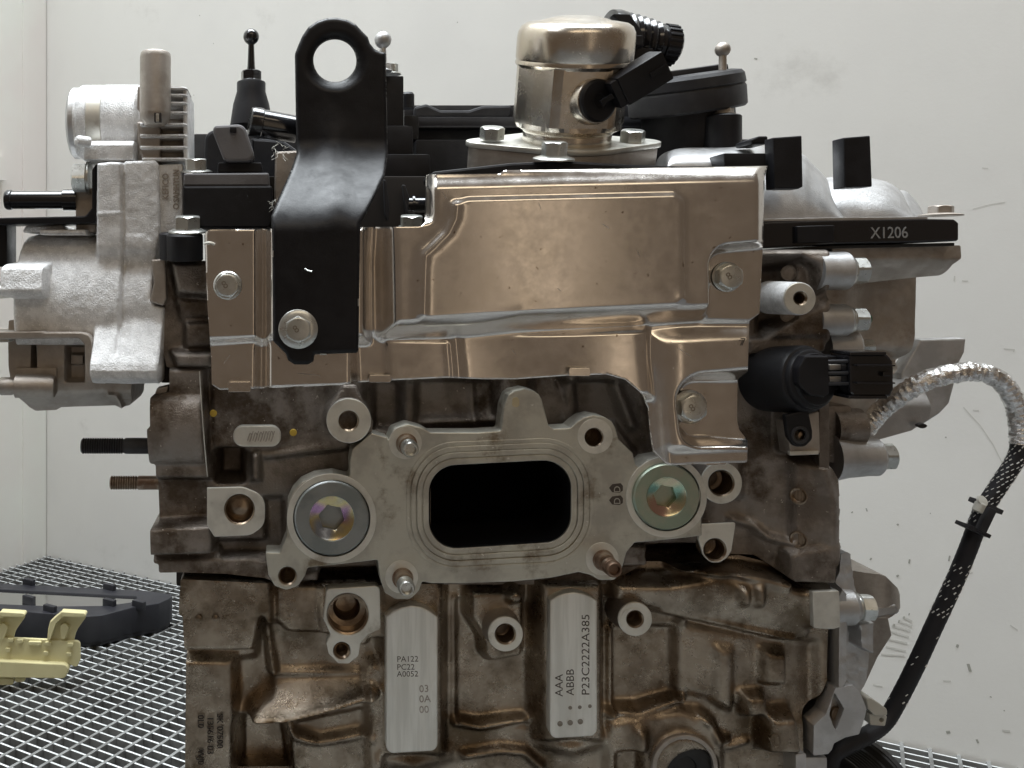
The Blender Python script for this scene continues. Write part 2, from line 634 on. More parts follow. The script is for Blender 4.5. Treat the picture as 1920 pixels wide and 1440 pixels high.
M_wall = mat("painted_wall", (0.86, 0.855, 0.825), 0.0, 0.6, (0.82, 0.815, 0.79), 3.0, 0.4, 0.65, (0.70, 0.69, 0.66), 7, 0.6, 0.8, 0.25, 260, 0.06, fleck=(0.42, 0.40, 0.37), flscale=26, flcut=0.775)
M_wall2 = mat("painted_panel", (0.88, 0.89, 0.84), 0.0, 0.55, (0.86, 0.82, 0.79), 2.2, 0.45, 0.65, (0.74, 0.76, 0.70), 6, 0.6, 0.8, 0.12, 260)
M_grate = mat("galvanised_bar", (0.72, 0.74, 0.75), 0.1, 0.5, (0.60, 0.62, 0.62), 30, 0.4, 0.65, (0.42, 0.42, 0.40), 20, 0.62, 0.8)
M_flank_shade = mat("galvanised_flank_shade", (0.27, 0.275, 0.27), 0.2, 0.55, (0.16, 0.16, 0.155), 26, 0.4, 0.62, (0.10, 0.09, 0.08), 14, 0.56, 0.72)  # bar flanks coloured darker to stand in for shade between the bars
M_pit = mat("pit_concrete", (0.07, 0.07, 0.072), 0.0, 0.8, (0.04, 0.04, 0.042), 8)
M_cream = mat("cream_plastic", (0.66, 0.60, 0.34), 0.0, 0.5, (0.62, 0.56, 0.31), 20)
M_frame = mat("matt_black_frame", (0.020, 0.020, 0.026), 0.0, 0.45, (0.03, 0.03, 0.036), 20)
M_glass = mat("tinted_mirror", (0.62, 0.62, 0.62), 1.0, 0.06)


def plug_mat(name, c1, c2, c3, cen):
    """passivated (iridescent) zinc: the tint of the oxide film runs round the turned face"""
    m = bpy.data.materials.new(name)
    m.use_nodes = True
    N, L = m.node_tree.nodes, m.node_tree.links
    b = N["Principled BSDF"]
    b.inputs["Metallic"].default_value = 1.0
    b.inputs["Roughness"].default_value = 0.24
    tc = N.new("ShaderNodeTexCoord")
    mp = N.new("ShaderNodeMapping")
    mp.inputs["Location"].default_value = (-cen.x, -cen.y, -cen.z)
    L.new(tc.outputs["Object"], mp.inputs["Vector"])
    n = N.new("ShaderNodeTexNoise")
    n.inputs["Scale"].default_value = 70
    n.inputs["Detail"].default_value = 1
    L.new(mp.outputs["Vector"], n.inputs["Vector"])
    r = N.new("ShaderNodeValToRGB")
    r.color_ramp.elements[0].position, r.color_ramp.elements[1].position = 0.36, 0.66
    r.color_ramp.elements[0].color, r.color_ramp.elements[1].color = (*c1, 1), (*c3, 1)
    e = r.color_ramp.elements.new(0.51)
    e.color = (*c2, 1)
    L.new(n.outputs["Fac"], r.inputs["Fac"])
    L.new(r.outputs["Color"], b.inputs["Base Color"])
    return m

# ------------------------------------------------------------------ the setting: two white walls, a grating floor over a pit
corner = onfloor(85, 1040)
UA = Vector((0.5274, 0.8496, 0))           # along the left wall, away from the viewer
UB = Vector((0.8496, -0.5274, 0))          # along the right wall, towards the viewer


def wall_slab(name, a, b, z0, z1, n, th, m, parent=None, label=None):
    """slab with its visible face on a-b; n = direction of its thickness"""
    c = (a + b) / 2 + n * (th / 2)
    o = build(name, box((c.x, c.y, (z0 + z1) / 2), ((b - a).length, th, z1 - z0), ((b - a).normalized(), n, Vector((0, 0, 1)))), m, parent, 0)
    if parent is None:
        o["kind"] = "structure"
        o["label"] = label
    return o


PIT = FLOOR - 0.16
wall_slab("back_wall", corner - UB * 0.0, corner + UB * 2.2, PIT, 1.9, UA, 0.05, M_wall, None, "white painted wall with dark scuffs behind the engine")
wl = wall_slab("left_wall", corner - UA * 1.9, corner, PIT, 1.9, -UB, 0.05, M_wall2, None, "pale panelled wall meeting the back wall at the corner")
WN = UA                                     # the back wall's plane


def onwall(px, py):
    d = Vector(((px - VPX) / F, 1.0, -(py - VPY) / F))
    o0 = Vector((0, -D, 0))
    t = (corner - o0).dot(WN) / d.dot(WN)
    return o0 + d * t - WN * 0.0003


M_scuff = mat("scuff", (0.42, 0.42, 0.38), 0.0, 0.8)
M_smear = mat("smear", (0.66, 0.655, 0.62), 0.0, 0.7)
bw_ = bpy.data.objects["back_wall"]
for q_, r_, m_ in (
        (cF((1530, 560), (1640, 680), (1720, 800), (1780, 920)), 0.0009, M_smear), (cF((1590, 580), (1630, 582)), 0.0012, M_smear),
        (cF((1790, 185), (1860, 190), (1850, 205)), 0.001, M_smear), (cF((905, 1210), (912, 1230)), 0.0011, M_scuff), (cF((810, 1240), (820, 1232)), 0.0010, M_scuff),
        (cF((1105, 1310), (1112, 1320)), 0.0016, M_scuff), (cF((1316, 1240), (1320, 1244)), 0.001, M_scuff), (cF((1415, 750), (1419, 758)), 0.0012, M_scuff),
        (cG((930, 102), (940, 90)), 0.0012, M_scuff), (cG((1180, 125), (1185, 98)), 0.0013, M_scuff), (cG((1100, 208), (1115, 200)), 0.0016, M_scuff),
        (cG((1436, 110), (1443, 75)), 0.0012, M_scuff), (cG((1488, 665), (1495, 645)), 0.0018, M_scuff), (cG((1560, 770), (1575, 820)), 0.0022, M_scuff),
        (cG((1420, 1210), (1445, 1208)), 0.0024, M_scuff), (cG((1615, 1255), (1626, 1280)), 0.0016, M_scuff), (cG((1232, 855), (1238, 845)), 0.0014, M_scuff),
        (cG((1400, 880), (1450, 882)), 0.0012, M_smear), (cG((950, 905), (1010, 918)), 0.0014, M_smear), (cG((1830, 520), (1880, 555)), 0.0010, M_smear),
        (cG((1204, 820), (1208, 830)), 0.001, M_scuff), (cG((1790, 1068), (1796, 1074)), 0.001, M_scuff), (cG((1700, 980), (1712, 985)), 0.001, M_scuff),
        (cG((1780, 1200), (1830, 1205)), 0.002, M_smear), (cG((1520, 240), (1530, 195), (1590, 185)), 0.0011, M_smear), (cF((1640, 1400), (1670, 1380)), 0.0013, M_scuff),
        (cE((1650, 325), (1690, 328)), 0.0008, M_smear), (cE((1590, 590), (1700, 560), (1800, 545)), 0.0006, M_smear), (cE((1470, 1050), (1474, 1020)), 0.001, M_smear), (cE((1520, 1050), (1560, 1052)), 0.001, M_smear),
        (cG((1070, 525), (1190, 560)), 0.0026, M_smear), (cG((1060, 560), (1180, 600)), 0.0022, M_smear), (cG((1040, 610), (1170, 640)), 0.0022, M_smear), (cG((1030, 660), (1160, 690)), 0.002, M_smear),
        (cG((1110, 495), (1200, 530)), 0.0024, M_smear), (cG((1140, 470), (1200, 500)), 0.0022, M_smear), (cG((1000, 710), (1150, 720)), 0.0018, M_smear),
        (cG((1078, 522), (1090, 526)), 0.003, M_scuff), (cG((1112, 496), (1120, 499)), 0.0026, M_scuff), (cG((1145, 472), (1152, 474)), 0.0024, M_scuff), (cG((1178, 450), (1184, 452)), 0.002, M_scuff),
        (cC((1705, 142), (1709, 146)), 0.0012, M_scuff), (cC((48, 98), (52, 102)), 0.0012, M_scuff), (cC((136, 278), (140, 282)), 0.001, M_scuff), (cC((10, 610), (14, 614)), 0.001, M_scuff), (cD((1900, 375), (1920, 380)), 0.0012, M_scuff)):
    pp_ = [onwall(x, y) for x, y in q_]
    v_, f_ = tube(pp_, r_ * 0.62, 6)
    # flattened against the wall: a smear 0.3 mm thick
    c0 = pp_[0]
    v_ = [p - WN * ((p - c0).dot(WN) * 0.96) for p in v_]
    sc0 = build("scuff_mark", (v_, f_), m_, bw_, 0)
post_a = corner - UA * 0.055
wall_slab("corner_post", post_a, corner - UA * 0.002, FLOOR - 0.02, 1.9, UB, 0.004, M_wall2, wl)
wall_slab("panel_rail", corner - UA * 0.85, corner - UA * 0.10, 0.165, 0.205, UB, 0.012, M_wall2, wl)
wall_slab("wall_panel", corner - UA * 0.9, corner - UA * 0.115, FLOOR, 0.16, UB, 0.005, M_wall2, wl)

pit = build("floor", box((0.5, 0.5, PIT - 0.02), (4, 4, 0.04)), M_pit, None, 0)
pit["kind"] = "structure"
pit["label"] = "grating floor of white bars over a dark pit"
# bars, each a piece of the floor
LA, LB = 1.45, 1.75


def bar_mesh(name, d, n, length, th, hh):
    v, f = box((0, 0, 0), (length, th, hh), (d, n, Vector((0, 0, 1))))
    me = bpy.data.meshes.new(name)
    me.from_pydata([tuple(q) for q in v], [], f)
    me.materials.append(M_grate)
    me.materials.append(M_flank_shade)
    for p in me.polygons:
        p.material_index = 0 if p.normal.z > 0.9 else 1  # pale top face, shade colour on the flanks
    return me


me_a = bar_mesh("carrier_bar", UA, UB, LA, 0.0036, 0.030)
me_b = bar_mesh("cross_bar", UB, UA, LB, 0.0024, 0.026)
i = 0
v = 0.012
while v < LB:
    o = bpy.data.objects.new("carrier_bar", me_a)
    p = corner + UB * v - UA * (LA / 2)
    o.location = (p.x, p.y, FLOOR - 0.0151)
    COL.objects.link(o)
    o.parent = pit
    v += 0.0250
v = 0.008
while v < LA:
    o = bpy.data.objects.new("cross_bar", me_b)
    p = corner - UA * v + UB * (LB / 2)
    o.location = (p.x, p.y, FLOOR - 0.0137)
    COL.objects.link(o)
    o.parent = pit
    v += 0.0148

# black tray frame lying on the grating, a glossy panel inside
tf = thing("frame_tray", "black plastic frame around a glossy panel lying on the grating", "frame", onfloor(120, 1170))
ho, TH = 0.042, 0.036
outer = rp(cT((-420, 470), (0, 500), (1450, 570, 20), (1735, 610, 20), (1700, 650, 10), (1590, 700, 20), (1330, 740, 10), (1020, 822, 60), (860, 832), (430, 800), (-420, 720)), 0, 4)
inner = rp(cT((-400, 545), (0, 560), (1400, 632, 12), (1320, 688, 30), (1050, 722, 30), (570, 728), (-400, 690)), 0, 4)
fo, fi = [onfloor(x, y, ho) for x, y in outer], [onfloor(x, y, ho) for x, y in inner]
Mh = Matrix.Translation((0, 0, FLOOR + ho - TH / 2))
fr = build("rim", prism([[(p.x, p.y) for p in fo], [(p.x, p.y) for p in fi]], TH, 0.0012, Mh), M_frame, tf, 40)
cx, cy = sum(p.x for p in fo) / len(fo), sum(p.y for p in fo) / len(fo)
sk = [((p.x - cx) * 0.955 + cx, (p.y - cy) * 0.955 + cy) for p in fo]
sk2 = [((p.x - cx) * 1.03 + cx, (p.y - cy) * 1.03 + cy) for p in fi]
build("skirt", prism([sk], 0.006, 0.001, Matrix.Translation((0, 0, FLOOR + 0.0035))), M_frame, tf, 40)
build("glass_panel", prism([[((p.x - cx) * 1.01 + cx, (p.y - cy) * 1.01 + cy) for p in fi]], 0.006, 0.0005, Matrix.Translation((0, 0, FLOOR + ho - 0.0055))), M_glass, tf, 30)
for tx, ty in ((290, 470), (1095, 520), (290, 640), (1095, 675), (500, 735), (1390, 690)):
    (x, y), = cT((tx, ty))
    p = onfloor(x, y + 5, ho + 0.002)
    build("clip_tab", box(p, (0.020, 0.007, 0.012), (UB, UA, Vector((0, 0, 1))), 0.001), M_frame, tf, 30)

# cream plastic trim piece with hooks, lower left
cr = thing("trim_piece", "cream plastic trim piece with two hooked arms in front of the black frame", "trim piece", onfloor(70, 1290))
dm_ = (onfloor(70, 1285).y) * 1000
g = Geo()
g.add(plate(rp(cT((-260, 1030), (800, 1080), (800, 1270), (765, 1350), (700, 1310), (-260, 1265)), 8), dm_ - 6, 5, 0.8))
g.add(plate(rp(cT((-260, 1268), (700, 1314), (655, 1455), (-260, 1440)), 10), dm_ - 14, 14, 1.2))
g.add(plate(rp(cT((-260, 1445), (135, 1450), (135, 1520), (-260, 1520)), 6), dm_ - 8, 6, 0.8))
g.add(plate(rp(cT((140, 1445), (250, 1448), (245, 1490), (150, 1490)), 4), dm_ - 8, 6, 0.8))
build("body", g, M_cream, cr, 35)
for ox in (0, -610):
    prof = cT((470 + ox, 1075), (480 + ox, 960), (500 + ox, 880), (600 + ox, 785, 30), (850 + ox, 800, 20), (860 + ox, 840, 10), (760 + ox, 980, 40), (735 + ox, 1085))
    h = Geo().add(plate(rp(prof, 4), dm_ - 3, 4, 0.6))
    h.add(plate(rp(cT((590 + ox, 785, 20), (852 + ox, 800, 12), (858 + ox, 840, 8), (620 + ox, 835)), 4), dm_ - 14, 12, 0.8))
    h.add(plate(rp(cT((470 + ox, 1075), (500 + ox, 890), (610 + ox, 790), (640 + ox, 830), (560 + ox, 900), (500 + ox, 1070)), 4), dm_ - 12, 10, 0.6))
    h.add(plate(rp(cT((600 + ox, 930), (640 + ox, 890), (690 + ox, 940), (650 + ox, 1060), (610 + ox, 1060)), 4), dm_ - 8, 6, 0.6))
    build("hook_arm", h, M_cream, cr, 35)
for bx, by, bw in ((100, 1075, 60), (195, 1085, 60), (345, 1105, 130), (475, 1110, 60), (700, 1120, 60), (75, 1170, 50), (455, 1205, 50), (685, 1215, 50)):
    q = cT((bx - bw / 2, by - 20), (bx + bw / 2, by - 18), (bx + bw / 2, by + 18), (bx - bw / 2, by + 16))
    build("moulded_rib", plate(rp(q, 2), dm_ - 10, 5, 0.5), M_cream, cr, 35)

# ------------------------------------------------------------------ the engine
E = thing("car_engine", "bare aluminium car engine with a sheet heat shield, black lifting bracket and open exhaust port", "engine", (0.13, 0.12, FLOOR))


def part(name, geo, m, parent=E, smooth=35, label=None):
    return build(name, geo, m, parent, smooth, label)


def bolt_y(px, py, mm, rpx, hpx, parent, m=M_zinc, fr=1.25, fh=5, mark="8", rot=0.3, label=None, axis=(0, -1, 0), dish=False):
    """hexagon bolt facing the viewer, seated at depth mm"""
    s = k(mm)
    c = P(px, py, mm)
    g = Geo()
    for q in hexhead(c, axis, rpx * s, hpx * s, rpx * fr * s, fh * s, rot=rot, dish=dish):
        g.add(q)
    if mark:
        t = mm - (hpx + fh) * s * 1000
        f = (D + mm / 1000) / (D + t / 1000)
        ax = Vector(axis).normalized() * ((hpx + fh) * s)
        e = c + ax
        qx, qy = VPX + e.x / k(t), VPY - e.z / k(t)
        g.add(text(mark, qx - 5, qy + 7, t - 0.15, 14, 35, 0.2), 1)
    return part("bolt", g, [m, M_zincd], parent, 30, label)


def bolt_at(c, axis, R, h, fr, fh, parent, m=M_zinc, name="bolt", rot=0.2, shank=0, dish=False):
    g = Geo()
    for q in hexhead(c, axis, R, h, fr, fh, rot=rot, dish=dish):
        g.add(q)
    if shank:
        g.add(lathe([(R * 0.55, -shank), (R * 0.55, fh * 0.5)], c, axis, 1, 20))
    return part(name, g, m, parent, 30)


def threaded(px, py, mm, r_out, r_in, depth, seg=40, mi=1, turns=5, chamfer=2.5, bottom=True):
    """bore with thread rings, front at depth mm: returns (threads, bottom)"""
    s = k(mm)
    prof = [(r_in + chamfer, 0)]
    n = turns
    for j in range(n):
        z = -(chamfer + j * (depth - chamfer) / n)
        prof += [(r_in, z), (r_in + 1.6, z - (depth - chamfer) / n * 0.5)]
    prof += [(r_in, -depth), (r_in * 0.5, -depth - r_in * 0.3), (0, -depth - r_in * 0.5)]
    return lathe(prof, P(px, py, mm), (0, -1, 0), s, seg, cap0=False)


def boss(name, px, py, mm, r, r_in, length, depth=28, parent=E, m=M_mach, side=M_cast, pts=None, turns=5, bev=0.5, label=None, chamfer=2.5):
    """drilled lug: machined face with its own threaded bore"""
    g = Geo()
    o = pts or circ(px, py, r, 48)
    g.add(plate(o, mm, 2.0, bev, [circ(px, py, r_in + chamfer, 40)]), 0)
    s = k(mm)
    if not pts:
        g.add(lathe([(r * 1.12, -length), (r * 1.03, -length * 0.5), (r * 1.0, -1.2 / 1000 / s), (r_in + chamfer + 1.0, -1.2 / 1000 / s)], P(px, py, mm), (0, -1, 0), s, 48, cap1=False), 1)
    g.add(threaded(px, py, mm, r, r_in, depth, turns=turns, chamfer=chamfer), 2)
    return part(name, g, [m, side, M_bore], parent, 35, label)


# ---------------- core bodies hidden inside (so that gaps look into dark-coloured fill, not through the engine)
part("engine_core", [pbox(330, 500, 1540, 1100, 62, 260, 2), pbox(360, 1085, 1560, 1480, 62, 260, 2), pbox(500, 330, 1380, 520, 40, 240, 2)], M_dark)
part("block_lower_part", [pbox(352, 1436, 1500, 2150, 45, 250, 3)], M_block)

# ---------------- cylinder head
HB = 24
head_out = [(300, 690), (318, 690), (318, 735), (283, 743), (285, 798), (279, 800), (282, 867), (292, 870), (296, 983), (284, 988), (286, 1059), (296, 1062), (296, 1078), (340, 1077), (420, 1080), (499, 1088), (620, 1096), (800, 1105), (1150, 1103), (1215, 1066), (1290, 1060), (1370, 1050), (1430, 1050), (1456, 1066), (1492, 1092), (1553, 1094), (1557, 1058), (1572, 1036), (1569, 1018), (1577, 1002), (1576, 985), (1567, 976), (1571, 947), (1569, 900), (1556, 878), (1540, 858), (1536, 757), (1548, 742), (1548, 662), (1400, 665), (1400, 640), (380, 640), (380, 690)]
head_out = rp(head_out, 4, 3)
R = Relief(head_out, 16, 2.6, holes=[[(812, 880), (1064, 868), (1064, 1008), (812, 1024)]] + [circ(*c_) for c_ in ((539, 1080, 20), (1114, 820, 22), (622, 972, 74), (1250, 932, 66), (654, 789, 22), (1353, 906, 28), (1341, 1031, 24), (449, 955, 32))])
R.h[:] = HB
R.poly([(270, 690), (383, 690), (395, 900), (270, 900)], 15, 6)
R.poly([(270, 742), (380, 745), (384, 800), (386, 868), (270, 868)], lambda X, Y, h: 15 - 7 * np.clip(1 - ((Y - (VPY + (806 - VPY) * 1.03)) / 66) ** 2, 0, 1) ** 0.5, 6, 15)
R.poly([(270, 990), (398, 983), (402, 1020), (398, 1043), (270, 1046)], 10, 6)
R.poly([(270, 1049), (460, 1042), (520, 1060), (500, 1100), (270, 1090)], 20, 8)
R.poly([(395, 690), (700, 690), (700, 800), (650, 840), (530, 842), (395, 850)], 20, 16)
R.poly([(408, 843, 10), (456, 843), (456, 902), (408, 902)], 46, 10, 24)
R.poly([(490, 852), (660, 836), (660, 900), (580, 892), (540, 930), (490, 935)], 23, 14)
R.poly([(490, 848), (655, 826), (660, 842), (495, 862)], 19, 10)
R.poly([(470, 850), (488, 850), (488, 905), (470, 905)], 15, 10)
R.poly([(496, 930), (532, 930), (532, 1030), (500, 1030)], 30, 14)
R.poly([(404, 1009), (500, 1008), (505, 1032), (420, 1036)], 30, 6)
R.poly([(700, 712), (920, 712), (930, 806), (820, 812), (700, 800)], 30, 14)
R.poly([(1040, 712), (1200, 712), (1225, 860), (1190, 850), (1150, 790), (1060, 806)], 30, 14)
R.ridge([(652, 700), (652, 790)], 34, 14, 10, 4)
R.ridge([(768, 700), (768, 800)], 17, 9, 20, 3)
R.ridge([(965, 700), (965, 780)], 34, 10, 20, 4)
R.ridge([(1068, 705), (1075, 790)], 15, 8, 20, 3)
R.ridge([(1160, 720), (1190, 800)], 12, 6, 20)
R.ridge([(795, 796), (925, 790)], 10, 5, 20)
R.ridge([(884, 712), (890, 790)], 6, 2.5, 26)
R.poly([(1190, 1020), (1320, 1020), (1320, 1064), (1225, 1068)], 60, 6, 30)
R.poly([(1164, 1018), (1218, 1022), (1216, 1064), (1164, 1066)], 14, 4)
R.poly([(600, 1066), (712, 1062), (712, 1090), (600, 1096)], 50, 8, 30)
R.poly([(500, 1086), (600, 1066), (602, 1092), (500, 1096)], 16, 4)
R.poly([(1316, 935), (1420, 930), (1420, 1060), (1380, 1060), (1316, 975)], 28, 16)
R.poly([(1395, 690), (1545, 690), (1545, 850), (1400, 860)], 24, 20)
R.poly([(1410, 860), (1490, 850), (1490, 1050), (1420, 1050)], lambda X, Y, h: 26 - 6 * np.sin((X - 1450) / 40), 30)
R.poly([(1488, 865), (1580, 870), (1580, 1100), (1488, 1040)], 14, 18)
R.ridge([(1375, 975), (1412, 985), (1432, 1004), (1470, 1012)], 7, 5, 24)
R.ridge([(1540, 880), (1556, 940), (1556, 1015)], 14, 4, 14)
R.poly([(1480, 1036), (1580, 1024), (1580, 1100), (1480, 1096)], 10, 8)
R.disc(1454, 703, 60, 24, 14)
R.poly([(1480, 765), (1536, 765), (1536, 852), (1480, 852)], 9, 6)
R.smooth(3)
R.rough(0.8, 60)
R.rough(0.12, 9)
head = part("cylinder_head", R.geo(back=70), M_cast, E, 55)
for px, py in ((1497, 930), (1497, 1012)):
    part("threaded_hole", lathe([(15, -1), (16, 1.5), (14, 2), (11.5, 1), (11, -1), (12, -2), (10.5, -3), (10.5, -5), (0, -5)], P(px, py, 12.5), (-0.72, -0.69, 0), k(12), 28, cap0=False), M_bore, head, 35)
# parting line of the casting mould
part("seam_line", [tube(spline([P(374, 696, 13.5), P(378, 760, 8), P(384, 840, 9), (P(389, 893, 13.5))], 6), 0.00035, 6)], M_mach, head)

# exhaust flange, its port and the gasket rings
fl = [(697, 812), (727, 821), (728, 826), (737, 805, 10), (764, 795, 14), (792, 802, 10), (807, 811), (895, 811), (940, 808, 6), (945, 762), (953, 741), (963, 733), (983, 728), (1000, 732), (1011, 740), (1016, 749), (1023, 776), (1029, 798), (1038, 804), (1070, 802), (1082, 791), (1094, 783), (1112, 778), (1134, 782), (1147, 790), (1154, 802), (1160, 824), (1172, 836), (1187, 850), (1194, 880, 6), (1215, 862), (1250, 855), (1290, 868), (1312, 890), (1314, 942), (1317, 1005), (1253, 1012), (1190, 1018), (1175, 1036, 8), (1169, 1059), (1164, 1074), (1152, 1088, 8), (1124, 1088, 8), (1106, 1078), (1085, 1073), (1033, 1084), (960, 1091), (868, 1094), (810, 1094), (792, 1091), (786, 1108, 12), (770, 1124, 14), (742, 1124, 14), (722, 1112), (712, 1085), (708, 1050), (640, 1058), (577, 1065), (572, 1080), (559, 1099, 10), (537, 1107, 14), (515, 1099, 10), (503, 1078), (498, 1036), (525, 1037, 4), (537, 1007), (540, 942), (550, 921), (566, 904), (590, 893), (625, 888), (657, 896, 6), (656, 867), (660, 843, 5), (668, 836)]
port = [(806, 876), (1069, 862), (1069, 1013), (806, 1030)]


def roff(o, r):
    return rp([(806 - o, 876 - o, r + o), (1069 + o, 862 - o, r + o), (1069 + o, 1013 + o, r + o), (806 - o, 1030 + o, r + o)], 0, 10)


flg = part("exhaust_flange", plate(rp(fl, 3, 3), 0, 16, 0.7, [roff(1, 50), circ(539, 1080, 17, 30), circ(1114, 820, 19, 30), circ(1250, 932, 66, 60), circ(622, 972, 74, 60)]), M_flange, head, 30)
g = Geo()
o2 = roff(-0.6, 50)
n = len(o2)
V = [P(x, y, 0.1) for x, y in o2] + [Vector((P(x, y, 0.5).x, 0.06, P(x, y, 0.5).z)) for x, y in o2]
g.add((V, [(i, (i + 1) % n, n + (i + 1) % n, n + i) for i in range(n)] + [tuple(range(n, 2 * n))]))
part("exhaust_port", g, M_soot, head, 30)
for o_, w_, mm_ in ((2, 11, -0.7), (15, 9, -1.3), (26, 9, -0.9), (37, 7, -0.4)):
    part("gasket_ring", plate(roff(o_ + w_, 50), mm_, 1.6 if mm_ < -.5 else 0.9, 0.25, [roff(o_, 50)]), M_flange, head, 30)
for px, py, tx, ty, r, m in ((762, 832, 776, 848, 17, M_zinc), (755, 1084, 766, 1110, 17, M_zinc), (1131, 1050, 1158, 1077, 17, M_rusty)):
    s = k(0)
    L = 62
    pr = [(r + 3, 0), (r + 3, 2), (r * 0.97, 3), (r * 0.97, 24), (r * 0.80, 30)]
    for j in range(3):
        pr += [(r * 0.80, 32 + j * 8), (r * 0.92, 35 + j * 8), (r * 0.92, 37 + j * 8)]
    pr += [(r * 0.80, L - 2), (r * 0.72, L), (r * 0.60, L), (r * 0.50, L - 8), (0, L - 8)]
    gg = Geo().add(lathe(pr[:4] + [(r * 0.8, 25)], P(px, py, 0), (0.0, -1, 0), s, 32), 1)
    gg.add(lathe(pr[4:], P(px, py, 0), (0.0, -1, 0), s, 32), 0)
    part("stud", gg, [m, M_rusty], head, 40, "rusty dark stud at the lower right of the flange" if m is M_rusty else None)
    part("stud_washer_face", plate(circ(px - 2, py - 2, 31, 40), -0.35, 0.6, 0.1, [circ(px, py, 19, 30)]), M_mach, head, 30)
part("threaded_hole", threaded(539, 1080, 0.3, 20, 14.5, 40), M_bore, head, 40)
part("threaded_hole", threaded(1114, 820, 0.3, 20, 16, 40), M_bore, head, 40)
part("ground_ring", plate(circ(1116, 818, 33, 40), -0.35, 0.6, 0.1, [circ(1114, 820, 18, 30)]), M_mach, head, 30)
part("paint_drip", plate(rp([(961, 746), (970, 744), (974, 750), (974, 760), (970, 764), (960, 762)], 4), -0.15, 0.25, 0.05), mat("drip", (0.50, 0.42, 0.27), 0.2, 0.5), head, 30)
g = Geo()
for yy in (915, 938):
    g.add(plate(rp([(1142, yy), (1148, yy - 7), (1164, yy - 9), (1168, yy - 4), (1168, yy + 5), (1162, yy + 9), (1148, yy + 8)], 2), -0.2, 0.35, 0.05), 0)
g.add(text("D", 1163, 924, -0.3, 12, 90, 0.15), 1)
g.add(text("D", 1163, 946, -0.3, 12, 90, 0.15), 1)
part("stamped_letters", g, [M_ink, M_flange], head, 0)

M_plugs = (mat('plug_zinc', (0.34, 0.36, 0.36), 0.9, 0.36, (0.27, 0.30, 0.30), 60, rvar=0.06), mat('plug_zinc_green', (0.34, 0.42, 0.34), 0.9, 0.36, (0.42, 0.44, 0.36), 60, rvar=0.06))
# plugs
for px, py, r, c1, c2, c3 in ((622, 972, 70, (0.46, 0.28, 0.46), (0.66, 0.56, 0.28), (0.34, 0.40, 0.50)), (1250, 932, 62, (0.30, 0.50, 0.40), (0.62, 0.58, 0.40), (0.62, 0.42, 0.36))):
    s = k(-3)
    m = plug_mat("passivated_plug", c1, c2, c3, P(px, py, -3))
    hx = lambda rr, t, i: (rr if i < 4 else rr * 0.9 / math.cos((t + 0.2) % (math.pi / 3) - math.pi / 6))
    lab = "large threaded plug with a rainbow tint left of the port" if px < 800 else "threaded plug with a green tint right of the port"
    plg = part("plug", lathe([(r, -20), (r, -2), (r - 2, 0), (r * 0.96, 0.6), (r * 0.62, 0.6), (r * 0.60, -0.4), (r * 0.60, -8)], P(px, py, -3), (0, -1, 0), s, 72, cap1=False), M_plugs[0] if px < 800 else M_plugs[1], head, 25, lab)
    part("plug_socket", lathe([(r * 0.60, -0.4), (r * 0.58, -1.5), (r * 0.45, -4), (r * 0.36, -6), (r * 0.345, -7), (r * 0.345, -26), (0, -31)], P(px, py, -3), (0, -1, 0), s, 72, hx, cap0=False), m, plg, 25)
    part("plug_seat", plate(circ(px, py, r + 14, 60), -0.6, 1.2, 0.3, [circ(px, py, r + 2, 60)]), M_mach, head, 30)

# lugs of the head
boss("boss", 654, 789, -2, 42, 16.5, 60, 40, head)
part("boss_web", plate(rp([(642, 722), (668, 722), (700, 790), (698, 812), (655, 835), (614, 800), (618, 760)], 6), 3, 20, 1.5), M_cast, head)
boss("boss", 1353, 906, 6, 39, 22, 50, 46, head, turns=3)
boss("boss", 1341, 1031, 3, 20, 19, 30, 40, head, pts=rp([(1316, 983), (1380, 980, 3), (1372, 1032), (1364, 1046, 12), (1350, 1055, 12), (1332, 1055, 14), (1318, 1040, 8), (1309, 1010)], 2), label="lug with a long tail and one threaded hole")
boss("dowel_lug", 449, 955, 3, 26, 26, 30, 22, head, pts=rp([(388, 915), (455, 913, 38), (497, 930, 36), (497, 985, 40), (470, 1004, 30), (402, 1007, 4), (388, 985)], 0, 8), turns=1, label="flat lug with a domed plug in its hole")
part("dowel_cap", lathe([(25, -14), (25, -5), (22, -3), (12, 0.5), (0, 1.5)], P(449, 951, 8), (0, -1, 0), k(8), 40), M_bore, head, 40)
part("maker_pad", plate(rp([(437, 798), (527, 798), (527, 838), (437, 838)], 19, 8), 16, 8, 0.8), M_mach, head)
g = Geo()
for a_ in range(5):
    x0 = 464 + a_ * 10
    g.add(tube(spline([P(x0, 826, 15.8), P(x0 + 5, 812 - a_, 15.8), P(x0 + 8, 818, 15.8), P(x0 + 4, 828, 15.8), P(x0 + 11, 808, 15.8)], 4), 0.0003, 6))
part("scribbled_mark", g, M_dull, head)
for px, py in ((400, 775), (550, 811)):
    part("paint_dot", lathe([(7, 0), (6, 1.5), (0, 2)], P(px, py, 19.3 if px > 500 else 19.5), (0, -1, 0), k(19), 14), M_yel, head)
for px, py, L in ((275, 836, 122), (285, 905, 78)):
    s = k(35)
    r = 15 if px == 275 else 13
    pr = [(r, -20), (r, L * 0.32), (r * 0.9, L * 0.34)]
    z = L * 0.36
    while z < L - 4:
        pr += [(r * 0.82, z), (r * 1.0, z + 2), (r * 1.0, z + 3)]
        z += 4.5
    pr += [(r * 0.8, L), (0, L)]
    part("stud", lathe(pr, P(px, py, 35), (-1, 0, 0), s, 24), M_rusty if L < 100 else M_plastg, head, 40, "short rusty threaded stud pointing left" if L < 100 else "long dark threaded stud pointing left")

